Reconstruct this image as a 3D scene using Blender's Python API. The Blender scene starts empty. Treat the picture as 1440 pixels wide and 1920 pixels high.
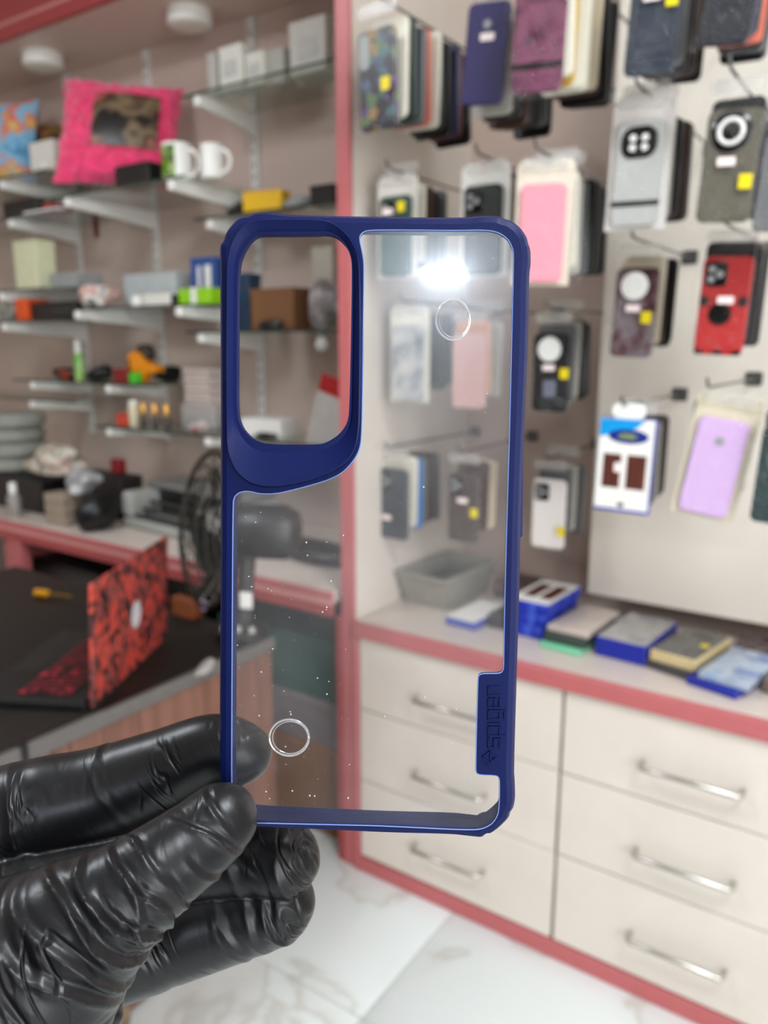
import bpy, math, random
import numpy as np
from mathutils import Vector, Matrix
from mathutils.geometry import tessellate_polygon

S = bpy.context.scene
COL = S.collection
PI = math.pi

# ------------------------------------------------------------------ camera
FPX = 1480.0
PITCH, YAW = math.radians(12.0), math.radians(34.5)
CAMP = Vector((0, 0, 1.4))
_fh = Vector((-math.sin(YAW), math.cos(YAW), 0))
RIGHT = Vector((math.cos(YAW), math.sin(YAW), 0))
FWD = _fh * math.cos(PITCH) - Vector((0, 0, 1)) * math.sin(PITCH)
UP = _fh * math.sin(PITCH) + Vector((0, 0, 1)) * math.cos(PITCH)
cd = bpy.data.cameras.new('camera')
cam_ob = bpy.data.objects.new('camera', cd)
COL.objects.link(cam_ob)
cd.sensor_fit = 'HORIZONTAL'
cd.sensor_width = 36.0
cd.lens = FPX / 1440 * 36.0
cd.clip_start = 0.01
cd.dof.use_dof = True
cd.dof.focus_distance = 0.209
cd.dof.aperture_fstop = 17.0
M = Matrix((RIGHT, UP, -FWD)).transposed().to_4x4()
M.translation = CAMP
cam_ob.matrix_world = M
S.camera = cam_ob

# ------------------------------------------------------------------ world, big lights, exposure
w = bpy.data.worlds.new('world')
S.world = w
w.use_nodes = True
w.node_tree.nodes['Background'].inputs[0].default_value = (0.90, 0.95, 1.0, 1)
w.node_tree.nodes['Background'].inputs[1].default_value = 0.55
def area_light(name, loc, target, sx, sy, power, color=(1, 1, 1)):
    l = bpy.data.lights.new(name, 'AREA')
    l.shape = 'RECTANGLE'; l.size = sx; l.size_y = sy; l.energy = power; l.color = color
    o = bpy.data.objects.new(name, l); COL.objects.link(o)
    o.location = loc
    o.rotation_euler = (Vector(target) - Vector(loc)).to_track_quat('-Z', 'Y').to_euler()
    return o
# daylight that comes in through the open shop front to the right of the camera
area_light('shopfront_daylight', (3.0, -1.2, 1.55), (-0.7, 1.7, 1.2), 2.0, 2.2, 90, (0.97, 0.98, 1.0))
S.view_settings.view_transform = 'Standard'
S.view_settings.look = 'None'
S.view_settings.gamma = 1
S.view_settings.exposure = 0.22
S.view_settings.use_curve_mapping = False
try:
    S.cycles.transparent_max_bounces = 16
    S.cycles.max_bounces = 5
    S.cycles.diffuse_bounces = 3
    S.cycles.glossy_bounces = 3
    S.cycles.adaptive_threshold = 0.05
    S.cycles.caustics_reflective = False
    S.cycles.caustics_refractive = False
    S.cycles.sample_clamp_indirect = 6
except Exception:
    pass

# ------------------------------------------------------------------ geometry of the view (where a seen point stands)
def ray(x, y): return FWD + RIGHT * ((x - 720) / FPX) - UP * ((y - 960) / FPX)
def at(x, y, Y):
    d = ray(x, y); return CAMP + d * (Y / d.y)
def atz(x, y, Z):
    d = ray(x, y); return CAMP + d * ((Z - CAMP.z) / d.z)
def atd(x, y, depth): return CAMP + ray(x, y) * depth
def depth_of(p): return (Vector(p) - CAMP).dot(FWD)

# ------------------------------------------------------------------ materials
def lin(c):
    return tuple(((v / 255) / 12.92 if v / 255 <= 0.04045 else ((v / 255 + 0.055) / 1.055) ** 2.4) for v in c)
MATS = {}
def mat(name, rgb, rough=0.5, metal=0.0, noise=0.06, scale=30.0, bump=0.0, spec=0.5, coat=0.0, sheen=0.0, emit=0.0, bscale=None):
    if name in MATS: return MATS[name]
    m = bpy.data.materials.new(name); m.use_nodes = True
    nt = m.node_tree; b = nt.nodes['Principled BSDF']
    c = lin(rgb)
    tc = nt.nodes.new('ShaderNodeTexCoord')
    n = nt.nodes.new('ShaderNodeTexNoise'); n.inputs['Scale'].default_value = scale; n.inputs['Detail'].default_value = 4
    nt.links.new(tc.outputs['Object'], n.inputs['Vector'])
    r = nt.nodes.new('ShaderNodeValToRGB')
    r.color_ramp.elements[0].position = 0.3; r.color_ramp.elements[1].position = 0.7
    r.color_ramp.elements[0].color = (*[v * (1 - noise) for v in c], 1)
    r.color_ramp.elements[1].color = (*[min(1, v * (1 + noise)) for v in c], 1)
    nt.links.new(n.outputs['Fac'], r.inputs['Fac'])
    nt.links.new(r.outputs['Color'], b.inputs['Base Color'])
    b.inputs['Roughness'].default_value = rough
    b.inputs['Metallic'].default_value = metal
    b.inputs['Specular IOR Level'].default_value = spec
    b.inputs['Coat Weight'].default_value = coat
    b.inputs['Sheen Weight'].default_value = sheen
    if emit:
        b.inputs['Emission Color'].default_value = (*c, 1)
        b.inputs['Emission Strength'].default_value = emit
    if bump:
        n2 = nt.nodes.new('ShaderNodeTexNoise'); n2.inputs['Scale'].default_value = bscale or scale * 3; n2.inputs['Detail'].default_value = 5
        nt.links.new(tc.outputs['Object'], n2.inputs['Vector'])
        bp = nt.nodes.new('ShaderNodeBump'); bp.inputs['Strength'].default_value = bump; bp.inputs['Distance'].default_value = 0.002
        nt.links.new(n2.outputs['Fac'], bp.inputs['Height']); nt.links.new(bp.outputs['Normal'], b.inputs['Normal'])
    MATS[name] = m
    return m
def ramp_mat(name, cols, scale=8.0, kind='noise', rough=0.4, stretch=(1, 1, 1), detail=2.0, constant=False, rot=(0, 0, 0)):
    """flat print: several colours picked by a noise or voronoi pattern"""
    if name in MATS: return MATS[name]
    m = bpy.data.materials.new(name); m.use_nodes = True
    nt = m.node_tree; b = nt.nodes['Principled BSDF']
    tc = nt.nodes.new('ShaderNodeTexCoord'); mp = nt.nodes.new('ShaderNodeMapping')
    mp.inputs['Scale'].default_value = stretch; mp.inputs['Rotation'].default_value = rot
    nt.links.new(tc.outputs['Object'], mp.inputs['Vector'])
    if kind == 'voronoi':
        t = nt.nodes.new('ShaderNodeTexVoronoi'); t.inputs['Scale'].default_value = scale
        sp = nt.nodes.new('ShaderNodeSeparateColor'); nt.links.new(t.outputs['Color'], sp.inputs['Color']); out = sp.outputs['Red']
    else:
        t = nt.nodes.new('ShaderNodeTexNoise'); t.inputs['Scale'].default_value = scale; t.inputs['Detail'].default_value = detail
        out = t.outputs['Fac']
    nt.links.new(mp.outputs['Vector'], t.inputs['Vector'])
    r = nt.nodes.new('ShaderNodeValToRGB')
    el = r.color_ramp.elements
    lo, hi = (0.0, 1.0) if kind == 'voronoi' else (0.33, 0.67)
    while len(el) < len(cols): el.new(0.5)
    for i, c in enumerate(cols):
        el[i].position = lo + (hi - lo) * i / max(1, len(cols) - (0 if constant else 1))
        el[i].color = (*lin(c), 1)
    if constant: r.color_ramp.interpolation = 'CONSTANT'
    nt.links.new(out, r.inputs['Fac']); nt.links.new(r.outputs['Color'], b.inputs['Base Color'])
    b.inputs['Roughness'].default_value = rough
    MATS[name] = m
    return m
def wood_mat(name, c1, c2, rough=0.45, stretch=(1, 1, 0.06), scale=26):
    return ramp_mat(name, [c1, c2, c1, tuple(int(v * 0.8) for v in c2)], scale=scale, rough=rough, stretch=stretch, detail=6)
def clear_mat(name, tint=(1, 1, 1), gloss=0.08, rough=0.05, haze=0.05, haze_col=(0.9, 0.92, 0.95), wrinkle=0.0, smudge=0.0, rough2=None):
    """thin clear plastic: see-through, with a surface reflection and a milky share"""
    if name in MATS: return MATS[name]
    m = bpy.data.materials.new(name); m.use_nodes = True
    nt = m.node_tree; nt.nodes.clear()
    out = nt.nodes.new('ShaderNodeOutputMaterial')
    tr = nt.nodes.new('ShaderNodeBsdfTransparent'); tr.inputs[0].default_value = (*tint, 1)
    gl = nt.nodes.new('ShaderNodeBsdfGlossy'); gl.inputs['Roughness'].default_value = rough
    df = nt.nodes.new('ShaderNodeBsdfDiffuse'); df.inputs[0].default_value = (*haze_col, 1)
    tl = nt.nodes.new('ShaderNodeBsdfTranslucent'); tl.inputs[0].default_value = (*haze_col, 1)
    hz = nt.nodes.new('ShaderNodeMixShader'); hz.inputs[0].default_value = 0.5
    nt.links.new(df.outputs[0], hz.inputs[1]); nt.links.new(tl.outputs[0], hz.inputs[2])
    m1 = nt.nodes.new('ShaderNodeMixShader'); m1.inputs[0].default_value = haze
    nt.links.new(tr.outputs[0], m1.inputs[1]); nt.links.new(hz.outputs[0], m1.inputs[2])
    tc = nt.nodes.new('ShaderNodeTexCoord')
    if smudge:
        n = nt.nodes.new('ShaderNodeTexNoise'); n.inputs['Scale'].default_value = 28; n.inputs['Detail'].default_value = 6
        nt.links.new(tc.outputs['Object'], n.inputs['Vector'])
        mr = nt.nodes.new('ShaderNodeMapRange')
        mr.inputs['From Min'].default_value = 0.35; mr.inputs['From Max'].default_value = 0.7
        mr.inputs['To Min'].default_value = haze; mr.inputs['To Max'].default_value = haze + smudge
        nt.links.new(n.outputs['Fac'], mr.inputs['Value']); nt.links.new(mr.outputs[0], m1.inputs[0])
    fr = nt.nodes.new('ShaderNodeFresnel'); fr.inputs['IOR'].default_value = 1.5
    mu = nt.nodes.new('ShaderNodeMath'); mu.operation = 'ADD'; mu.inputs[1].default_value = gloss - 0.04
    nt.links.new(fr.outputs[0], mu.inputs[0])
    m2 = nt.nodes.new('ShaderNodeMixShader')
    ge = nt.nodes.new('ShaderNodeNewGeometry')
    iv = nt.nodes.new('ShaderNodeMath'); iv.operation = 'SUBTRACT'; iv.inputs[0].default_value = 1.0
    nt.links.new(ge.outputs['Backfacing'], iv.inputs[1])
    mz = nt.nodes.new('ShaderNodeMath'); mz.operation = 'MULTIPLY'
    nt.links.new(mu.outputs[0], mz.inputs[0]); nt.links.new(iv.outputs[0], mz.inputs[1])
    nt.links.new(mz.outputs[0], m2.inputs[0]); nt.links.new(m1.outputs[0], m2.inputs[1])
    last = gl
    if rough2:
        g3 = nt.nodes.new('ShaderNodeBsdfGlossy'); g3.inputs['Roughness'].default_value = .12
        m3 = nt.nodes.new('ShaderNodeMixShader'); m3.inputs[0].default_value = .4
        nt.links.new(gl.outputs[0], m3.inputs[1]); nt.links.new(g3.outputs[0], m3.inputs[2]); gl = m3
        g2 = nt.nodes.new('ShaderNodeBsdfGlossy'); g2.inputs['Roughness'].default_value = rough2
        mg = nt.nodes.new('ShaderNodeMixShader'); mg.inputs[0].default_value = 0.62
        nt.links.new(gl.outputs[0], mg.inputs[1]); nt.links.new(g2.outputs[0], mg.inputs[2]); last = mg
    nt.links.new(last.outputs[0], m2.inputs[2])
    nt.links.new(m2.outputs[0], out.inputs[0])
    if wrinkle:
        n2 = nt.nodes.new('ShaderNodeTexNoise'); n2.inputs['Scale'].default_value = 7; n2.inputs['Detail'].default_value = 4
        nt.links.new(tc.outputs['Object'], n2.inputs['Vector'])
        bp = nt.nodes.new('ShaderNodeBump'); bp.inputs['Strength'].default_value = wrinkle; bp.inputs['Distance'].default_value = 0.08
        nt.links.new(n2.outputs['Fac'], bp.inputs['Height']); nt.links.new(bp.outputs[0], gl.inputs['Normal'])
    MATS[name] = m
    return m

M_CREAM = mat('cream_laminate', (222, 211, 199), 0.42, noise=0.035, scale=9)
M_PANEL = mat('display_laminate', (226, 217, 204), 0.45, noise=0.03, scale=6)
M_WALL = mat('mauve_beige_laminate', (205, 184, 172), 0.5, noise=0.035, scale=5)
M_RED = mat('coral_red_edging', (188, 100, 101), 0.4, noise=0.03)
M_PINKSTRIPE = mat('pale_pink_edging', (214, 146, 138), 0.4, noise=0.03)
M_WORKTOP = mat('worktop_laminate', (214, 200, 190), 0.35, noise=0.03)
M_DARK = mat('shadow_black_board', (22, 18, 17), 0.6)
M_WHITE = mat('white_plastic', (240, 238, 231), 0.4, noise=0.02)
M_GREYP = mat('grey_plastic', (150, 152, 150), 0.45)
M_BLACK = mat('black_plastic', (16, 16, 17), 0.4)
M_CHROME = mat('brushed_steel', (200, 196, 188), 0.25, metal=1.0, noise=0.03)
M_STEEL = mat('dull_steel', (120, 120, 118), 0.4, metal=0.9)
M_PAPER = mat('paper_white', (232, 228, 222), 0.6, noise=0.02)
M_YELLOW = mat('yellow_sticker', (232, 208, 10), 0.5, noise=0.02)
M_PRICE = mat('price_label', (244, 226, 222), 0.5, noise=0.02)
M_BAG = clear_mat('crinkled_bag', (1, 1, 1), gloss=0.03, rough=0.06, haze=0.004, haze_col=(0.95, 0.93, 0.88), wrinkle=0.6)
M_GLASS = clear_mat('shelf_glass', (0.90, 0.94, 0.91), gloss=0.10, rough=0.02, haze=0.03)
M_GLASSEDGE = mat('green_glass_edge', (38, 52, 44), 0.15, noise=0.05)

# ------------------------------------------------------------------ mesh helpers
class G:
    def __init__(s): s.v = []; s.f = []
    def add(s, v, f, m=None):
        o = len(s.v)
        for p in v:
            p = Vector(p)
            s.v.append(m @ p if m is not None else p)
        s.f += [tuple(i + o for i in q) for q in f]
        return s
    def box(s, x0, x1, y0, y1, z0, z1, m=None):
        v = [(x0, y0, z0), (x1, y0, z0), (x1, y1, z0), (x0, y1, z0), (x0, y0, z1), (x1, y0, z1), (x1, y1, z1), (x0, y1, z1)]
        return s.add(v, [(3, 2, 1, 0), (4, 5, 6, 7), (0, 1, 5, 4), (1, 2, 6, 5), (2, 3, 7, 6), (3, 0, 4, 7)], m)
    def loft(s, loops, cap0=True, cap1=True, m=None):
        n = len(loops[0]); v = [p for l in loops for p in l]; f = []
        for k in range(len(loops) - 1):
            for i in range(n):
                j = (i + 1) % n
                f.append((k * n + i, k * n + j, (k + 1) * n + j, (k + 1) * n + i))
        if cap0: f.append(tuple(range(n))[::-1])
        if cap1: f.append(tuple((len(loops) - 1) * n + i for i in range(n)))
        return s.add(v, f, m)
    def slab(s, w, h, t, r, bev=0.0, n=4, m=None, c=(0, 0, 0)):
        """rounded rectangle in XZ, thickness t along Y, centred on c, edges bevelled"""
        def rr(ins, y):
            a, b, q = w / 2 - ins, h / 2 - ins, max(r - ins, 1e-5)
            L = []
            for cx, cz, a0 in ((a - q, b - q, 0), (-a + q, b - q, 90), (-a + q, -b + q, 180), (a - q, -b + q, 270)):
                for k in range(n + 1):
                    g = math.radians(a0 + 90 * k / n)
                    L.append((c[0] + cx + q * math.cos(g), c[1] + y, c[2] + cz + q * math.sin(g)))
            return L
        if bev: loops = [rr(bev, -t / 2), rr(0, -t / 2 + bev), rr(0, t / 2 - bev), rr(bev, t / 2)]
        else: loops = [rr(0, -t / 2), rr(0, t / 2)]
        return s.loft(loops, m=m)
    def bbox(s, x0, x1, y0, y1, z0, z1, b=0.002, m=None):
        b = min(b, (x1 - x0) * .45, (y1 - y0) * .45, (z1 - z0) * .45)
        return s.slab(x1 - x0, z1 - z0, y1 - y0, b, b, 2, m, ((x0 + x1) / 2, (y0 + y1) / 2, (z0 + z1) / 2))
    def lathe(s, prof, n=24, m=None):
        loops = [[(r * math.cos(2 * PI * i / n), r * math.sin(2 * PI * i / n), z) for i in range(n)] for r, z in prof]
        return s.loft(loops, m=m)
    def tube(s, pts, rad, n=8, closed=False):
        pts = [Vector(p) for p in pts]; N = len(pts)
        if not hasattr(rad, '__len__'): rad = [rad] * N
        loops = []; ref = None
        for i, p in enumerate(pts):
            a = pts[(i - 1) % N] if (closed or i > 0) else p
            b = pts[(i + 1) % N] if (closed or i < N - 1) else p
            t = (b - a).normalized()
            if ref is None:
                ref = t.orthogonal().normalized()
            ref = (ref - t * ref.dot(t)).normalized()
            bi = t.cross(ref)
            loops.append([p + (ref * math.cos(2 * PI * k / n) + bi * math.sin(2 * PI * k / n)) * rad[i] for k in range(n)])
        if closed: return s.loft(loops + [loops[0]], False, False)
        return s.loft(loops)
    def mesh(s, name, smooth=True, ang=40):
        me = bpy.data.meshes.new(name)
        me.from_pydata([tuple(p) for p in s.v], [], s.f)
        me.update()
        if smooth:
            me.polygons.foreach_set('use_smooth', [True] * len(me.polygons))
            me.set_sharp_from_angle(angle=math.radians(ang))
        return me
    def build(s, name, material, parent=None, loc=None, smooth=True, label=None, ang=40):
        return link(name, s.mesh(name, smooth, ang), material, parent, loc, label)
def link(name, me, material, parent=None, loc=None, label=None):
    o = bpy.data.objects.new(name, me); COL.objects.link(o)
    if material is not None:
        if len(me.materials) == 0: me.materials.append(material)
        elif me.materials[0] != material:
            o.material_slots[0].link = 'OBJECT'; o.material_slots[0].material = material
    if parent: o.parent = parent
    if loc is not None: o.location = loc
    if label: o['label'] = label
    return o
def tag(o, label, cat, group=None):
    o['label'] = label; o['category'] = cat
    if group: o['group'] = group
    return o
def thing(name, label, cat, loc=(0, 0, 0), rot=(0, 0, 0), group=None, scale=None):
    o = bpy.data.objects.new(name, None); COL.objects.link(o)
    o.location = loc; o.rotation_euler = rot; o.empty_display_size = 0.05
    if scale: o.scale = (scale,) * 3
    return tag(o, label, cat, group)
def struct(name, g, material, loc=None, label=None):
    o = g.build(name, material, None, loc); o['kind'] = 'structure'
    if label: o['label'] = label
    return o

# ================================================================== SETTING
YF, YB, YP = 1.53, 2.10, 1.90         # front of the units, back wall, proud display panel
XD = -0.58                            # joint between the two drawer units
XP0, XP1 = -1.185, -1.145             # divider
# floor: marble tiles 0.6 m
def marble():
    m = bpy.data.materials.new('white_marble'); m.use_nodes = True
    nt = m.node_tree; b = nt.nodes['Principled BSDF']
    ge = nt.nodes.new('ShaderNodeNewGeometry')
    n = nt.nodes.new('ShaderNodeTexNoise'); n.inputs['Scale'].default_value = 2.2; n.inputs['Detail'].default_value = 5; n.inputs['Distortion'].default_value = 0.6
    oi = nt.nodes.new('ShaderNodeObjectInfo')
    ad = nt.nodes.new('ShaderNodeVectorMath'); ad.operation = 'ADD'
    ml = nt.nodes.new('ShaderNodeVectorMath'); ml.operation = 'SCALE'; ml.inputs[3].default_value = 2.0
    nt.links.new(oi.outputs['Location'], ml.inputs[0])
    nt.links.new(ge.outputs['Position'], ad.inputs[0]); nt.links.new(ml.outputs[0], ad.inputs[1])
    nt.links.new(ad.outputs[0], n.inputs['Vector'])
    r = nt.nodes.new('ShaderNodeValToRGB'); e = r.color_ramp.elements
    e[0].position = 0.44; e[0].color = (*lin((222, 228, 226)), 1)
    e[1].position = 0.56; e[1].color = (*lin((220, 225, 222)), 1)
    x = e.new(0.497); x.color = (*lin((200, 200, 194)), 1)
    x = e.new(0.48); x.color = (*lin((218, 224, 221)), 1)
    x = e.new(0.515); x.color = (*lin((214, 218, 214)), 1)
    nt.links.new(n.outputs['Fac'], r.inputs['Fac']); nt.links.new(r.outputs['Color'], b.inputs['Base Color'])
    b.inputs['Roughness'].default_value = 0.18
    return m
M_MARBLE = marble()
fl = struct('floor', G().box(-3.7, 3.2, -3.6, 2.2, -0.05, -0.004), mat('grout', (170, 172, 166), 0.8))
tile_me = G().bbox(-0.299, 0.299, -0.299, 0.299, -0.004, 0.0, 0.001).mesh('tile')
for i in range(-5, 6):
    for j in range(-5, 4):
        x, y = -0.84 + 0.3 + 0.6 * i, 1.50 + 0.3 - 0.36 + 0.6 * j
        if -3.7 < x < 3.0 and -3.5 < y < 2.1:
            link('tile', tile_me, M_MARBLE, fl, (x, y, 0))
struct('wall_back', G().box(-3.7, 3.2, YB, YB + 0.1, -0.05, 2.85), M_WALL)
struct('wall_left', G().box(-3.8, -3.7, -3.6, 2.2, -0.05, 2.85), M_WALL)
struct('wall_front', G().box(-3.8, 3.2, -3.7, -3.6, -0.05, 2.85), mat('front_wall_paint', (150, 140, 134), 0.6))
struct('ceiling', G().box(-3.8, 3.2, -3.6, 2.2, 2.85, 2.95), mat('ceiling_paint', (235, 232, 226), 0.7))
# divider with red front edge
dv = struct('wall_divider', G().box(XP0 + .001, XP1, YF + 0.012, YB, 0, 2.85), M_CREAM)
G().bbox(XP0, XP1, YF, YF + 0.012, 0, 2.85, 0.002).build('edge_strip', M_RED, dv, label='coral red edging')
dl = struct('trim_1', G().bbox(XP0 - 0.022, XP0 - .001, YF + .004, YB, 0, 0.71, 0.002), mat('dark_coral_red', (164, 66, 66), 0.42))
struct('trim_2', G().bbox(XP1 - 0.002, XP1 + 0.014, YF - 0.006, YF + 0.02, 0, 0.71, 0.002), M_RED)
# display panel in front of the back wall, right half
struct('wall_display', G().bbox(-0.672, 1.2, YP, YB - .0005, 0.772, 2.84, 0.003), M_PANEL)
struct('baseboard_back', G().bbox(XP1 + .014, 1.9, YF - 0.004, YF + 0.02, 0, 0.045, 0.002), M_RED)
# soffit over the left shelves
sf = struct('trim_3', G().box(-3.7, XP0, 1.775, YB, 2.442, 2.84), mat('soffit_laminate', (214, 190, 176), 0.4, noise=0.03))
G().box(-3.7, XP0, 1.755, 1.775, 2.442, 2.485).build('edge_strip', mat('dark_coral_red', (164, 66, 66)), sf)
G().box(-3.7, XP0, 1.760, 1.775, 2.485, 2.50).build('edge_stripe', M_PINKSTRIPE, sf)
G().box(-3.7, XP0, 1.755, 1.775, 2.50, 2.84).build('fascia', mat('dark_coral_red', (164, 66, 66)), sf)
for (px, py, d) in ((355, 28, 'nearer the divider'), (80, 108, 'above the cushions')):
    p = atz(px, py, 2.43)
    t = thing('downlight', f'round white unlit downlight under the soffit {d}', 'light', (p.x, min(p.y, YB - .09), 2.442), group='soffit downlights')
    G().lathe([(0.07, 0), (0.072, -0.006), (0.072, -0.040), (0.066, -0.046)], 32).build('housing', M_WHITE, t)
    G().lathe([(0.064, -0.0461), (0.06, -0.049), (0.03, -0.0505), (0.0005, -0.051)], 32).build('diffuser', mat('lamp_diffuser', (236, 230, 214), 0.5), t)

# ------------------------------------------------------------------ worktop and drawers
wt = thing('worktop', 'long pale worktop with coral red front edge below the hanging phone cases', 'worktop', (0, YF, 0.712))
G().bbox(XP1 + .001, 1.9, 0.006, YB - YF, -0.034, 0, 0.001).build('top_board', M_WORKTOP, wt)
G().bbox(XP1 + .001, 1.9, -0.012, 0.006, -0.041, 0.0, 0.003).build('edge_strip', M_RED, wt, label='coral red edging')
def drawer_unit(x0, x1, label):
    t = thing('drawer_unit', label, 'drawers', ((x0 + x1) / 2, YF, 0.0), group='drawer units under the worktop')
    h = (x1 - x0) / 2
    G().box(-h + .001, h - .001, 0.022, YB - YF, 0.046, 0.675).build('body', mat('dark_gap', (96, 84, 74), 0.7), t)
    for z0, z1 in ((0.0485, 0.270), (0.2735, 0.472), (0.4755, 0.668)):
        dr = G().bbox(-h + 0.004, h - 0.004, 0, 0.021, z0, z1, 0.0015).build('drawer', M_CREAM, t)
        zc = {0.0485: 0.150, 0.2735: 0.354, 0.4755: 0.556}[z0]
        g = G(); L = 0.0965
        xo = 0.0 if x0 < -1 else -0.005
        g.tube([(xo - L, 0.001, zc), (xo - L, -0.022, zc), (xo - L + .008, -0.03, zc), (xo + L - .008, -0.03, zc), (xo + L, -0.022, zc), (xo + L, 0.001, zc)], 0.0055, 10)
        g.build('handle', M_CHROME, dr, label='steel bar handle')
    return t
drawer_unit(XP1 + .014, XD, 'cream three-drawer unit beside the red divider')
drawer_unit(XD, -0.02, 'cream three-drawer unit nearest, with all three steel handles clear in view')
drawer_unit(-0.02, 0.55, 'cream three-drawer unit at the right edge of the picture')

# ================================================================== LEFT SHELVES
RAIL = {1: -2.485, 2: -1.965, 3: -2.965}
slot_g = G()
for k in range(34): slot_g.box(-0.0035, 0.0035, -0.0125, -0.0115, 1.06 + k * 0.04, 1.06 + k * 0.04 + 0.018)
slot_me = slot_g.mesh('slots')
for k, d in ((2, 'nearest the red divider'), (1, 'behind the pink cushion'), (3, 'furthest from the red divider')):
    t = thing('shelf_rail', f'white slotted shelf rail on the wall, {d}', 'rail', (RAIL[k], YB, 0), group='slotted shelf rails')
    G().bbox(-0.016, 0.016, -0.012, 0, 1.02, 2.44, 0.001).build('channel', mat('rail_white', (222, 220, 214), 0.4), t)
    link('slots', slot_me, M_STEEL, t)
def bracket(k, z, yf, label):
    t = thing('shelf_bracket', label, 'bracket', (RAIL[k], YB - 0.012, z), group='white shelf brackets')
    L = YB - 0.012 - yf
    prof = [(0, 0), (-L, 0), (-L - .006, -.006), (-L - .006, -.022), (-L, -.030), (-L * .45, -.044), (0, -.062)]
    def loop(x, ins): return [(x, y * (1 if ins == 0 else 1) + (0 if i in (0, 6) else ins * .5), zz - ins * (0 if i in (0, 1) else -1)) for i, (y, zz) in enumerate(prof)]
    g = G(); g.loft([loop(-.012, .002), loop(-.010, 0), loop(.010, 0), loop(.012, .002)])
    g.build('blade', M_WHITE, t)
    G().bbox(-0.0128, 0.0128, -L - 0.012, -L + .012, -0.031, -0.001, 0.005).build('end_cap', M_WHITE, t)
def shelf(x0, x1, yf, z, label, ks):
    t = thing('glass_shelf', label, 'shelf', (x0, yf, z), group='glass shelves')
    G().box(0, x1 - x0, 0.002, YB - .013 - yf, 0, 0.007).build('pane', M_GLASS, t)
    G().box(0, x1 - x0, 0, 0.002, 0, 0.007).build('edge', M_GLASSEDGE, t, label='dark green glass edge')
    for k in ks: bracket(k, z, yf + .01, f'white bracket {dict([(1, "on the middle rail"), (2, "near the divider"), (3, "at far left")])[k]} under {label}'[:200])
XR = XP0 - .002
SH = dict(c1=(-2.03, XR, 1.84, 2.146, 'the glass shelf of white boxes, topmost beside the divider', (2,)),
          c2=(-2.03, XR, 1.87, 1.790, 'the glass shelf with the yellow box', (2,)),
          c3=(-2.03, XR, 1.81, 1.435, 'the glass shelf with the brown carton', (2,)),
          c4=(-2.56, XR, 1.82, 1.098, 'the long lowest glass shelf with gold capped bottles', (1, 2)),
          b1=(-2.62, -1.90, 1.72, 1.885, 'the deep glass shelf with pink cushion and mugs', (1, 2)),
          b2=(-2.62, -1.90, 1.725, 1.515, 'the deep glass shelf with the lime green box', (1, 2)),
          b3=(-3.10, -2.20, 1.83, 1.255, 'the glass shelf with the orange tape gun', (1, 3)),
          a1=(-3.60, -2.66, 1.78, 2.000, 'the glass shelf with the blue printed cushion', (3,)),
          a2=(-3.60, -2.66, 1.80, 1.865, 'the glass shelf with the black box', (3,)),
          a3=(-3.60, -2.66, 1.735, 1.593, 'the glass shelf with the cream box', (3,)),
          a4=(-3.60, -2.66, 1.735, 1.480, 'the glass shelf with the orange edged box', (3,)),
          a5=(-3.60, -2.66, 1.82, 1.180, 'the empty glass shelf lowest at far left', (3,)))
for k, (x0, x1, yf, z, lab, ks) in SH.items(): shelf(x0, x1, yf, z, lab, ks)

def spot(x0, x1, y0, y1, Y, sh=None):
    """width, height, X centre and base height of a thing seen between two pixel columns / rows at depth plane Y"""
    a, b = at(x0, y1, Y), at(x1, y1, Y)
    z1 = at((x0 + x1) / 2, y0, Y).z
    zb = SH[sh][3] + 0.0075 if sh else (a.z + b.z) / 2
    return (a.x + b.x) / 2, b.x - a.x, zb, max(0.01, z1 - zb)
def carton(name, label, cat, rect, Y, dep, m, sh=None, z=None, label_m=None, rz=0, group=None, lid=True, k=0.85):
    X, wd, zb, h = spot(*rect, Y, sh)
    if z is not None: h += zb - z; zb = z
    wd *= k
    t = thing(name, label, cat, (X, Y + dep / 2, zb), (0, 0, rz), group)
    G().bbox(-wd / 2, wd / 2, -dep / 2, dep / 2, 0, h * (0.9 if lid else 1), min(.003, h * .1)).build('body', m, t)
    if lid: G().bbox(-wd / 2 - .0008, wd / 2 + .0008, -dep / 2 - .0008, dep / 2 + .0008, h * .86, h, .002).build('lid', m, t)
    if label_m: G().box(-wd * .3, wd * .3, -dep / 2 - .0022, -dep / 2 - .0008, h * .3, h * .66).build('printed_label', label_m, t)
    return t
# top shelf white boxes
CW = mat('white_carton', (226, 222, 212), 0.5, noise=0.02); CG = mat('grey_white_carton', (188, 184, 176), 0.5)
FAINT = mat('faint_grey_print', (196, 194, 188), 0.5)
carton('white_box', 'narrow grey-white box leftmost on the topmost shelf', 'box', (386, 408, 98, 165), 1.88, .05, CG, 'c1', k=.7, group='white boxes')
carton('white_box', 'bright white square box on the topmost shelf', 'box', (408, 458, 84, 160), 1.88, .08, CW, 'c1', label_m=FAINT, group='white boxes')
carton('white_box', 'low white box right of the bright square one', 'box', (458, 498, 97, 145), 1.89, .08, CW, 'c1', label_m=FAINT, group='white boxes')
carton('white_box', 'small dull grey box in the middle of the topmost shelf', 'box', (502, 534, 90, 130), 1.92, .06, CG, 'c1', group='white boxes')
carton('white_box', 'large pale box on the topmost shelf against the divider', 'box', (541, 612, 34, 122), 1.90, .1, mat('pale_carton', (206, 202, 194), .5), 'c1', label_m=FAINT, group='white boxes', k=.95)
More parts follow.
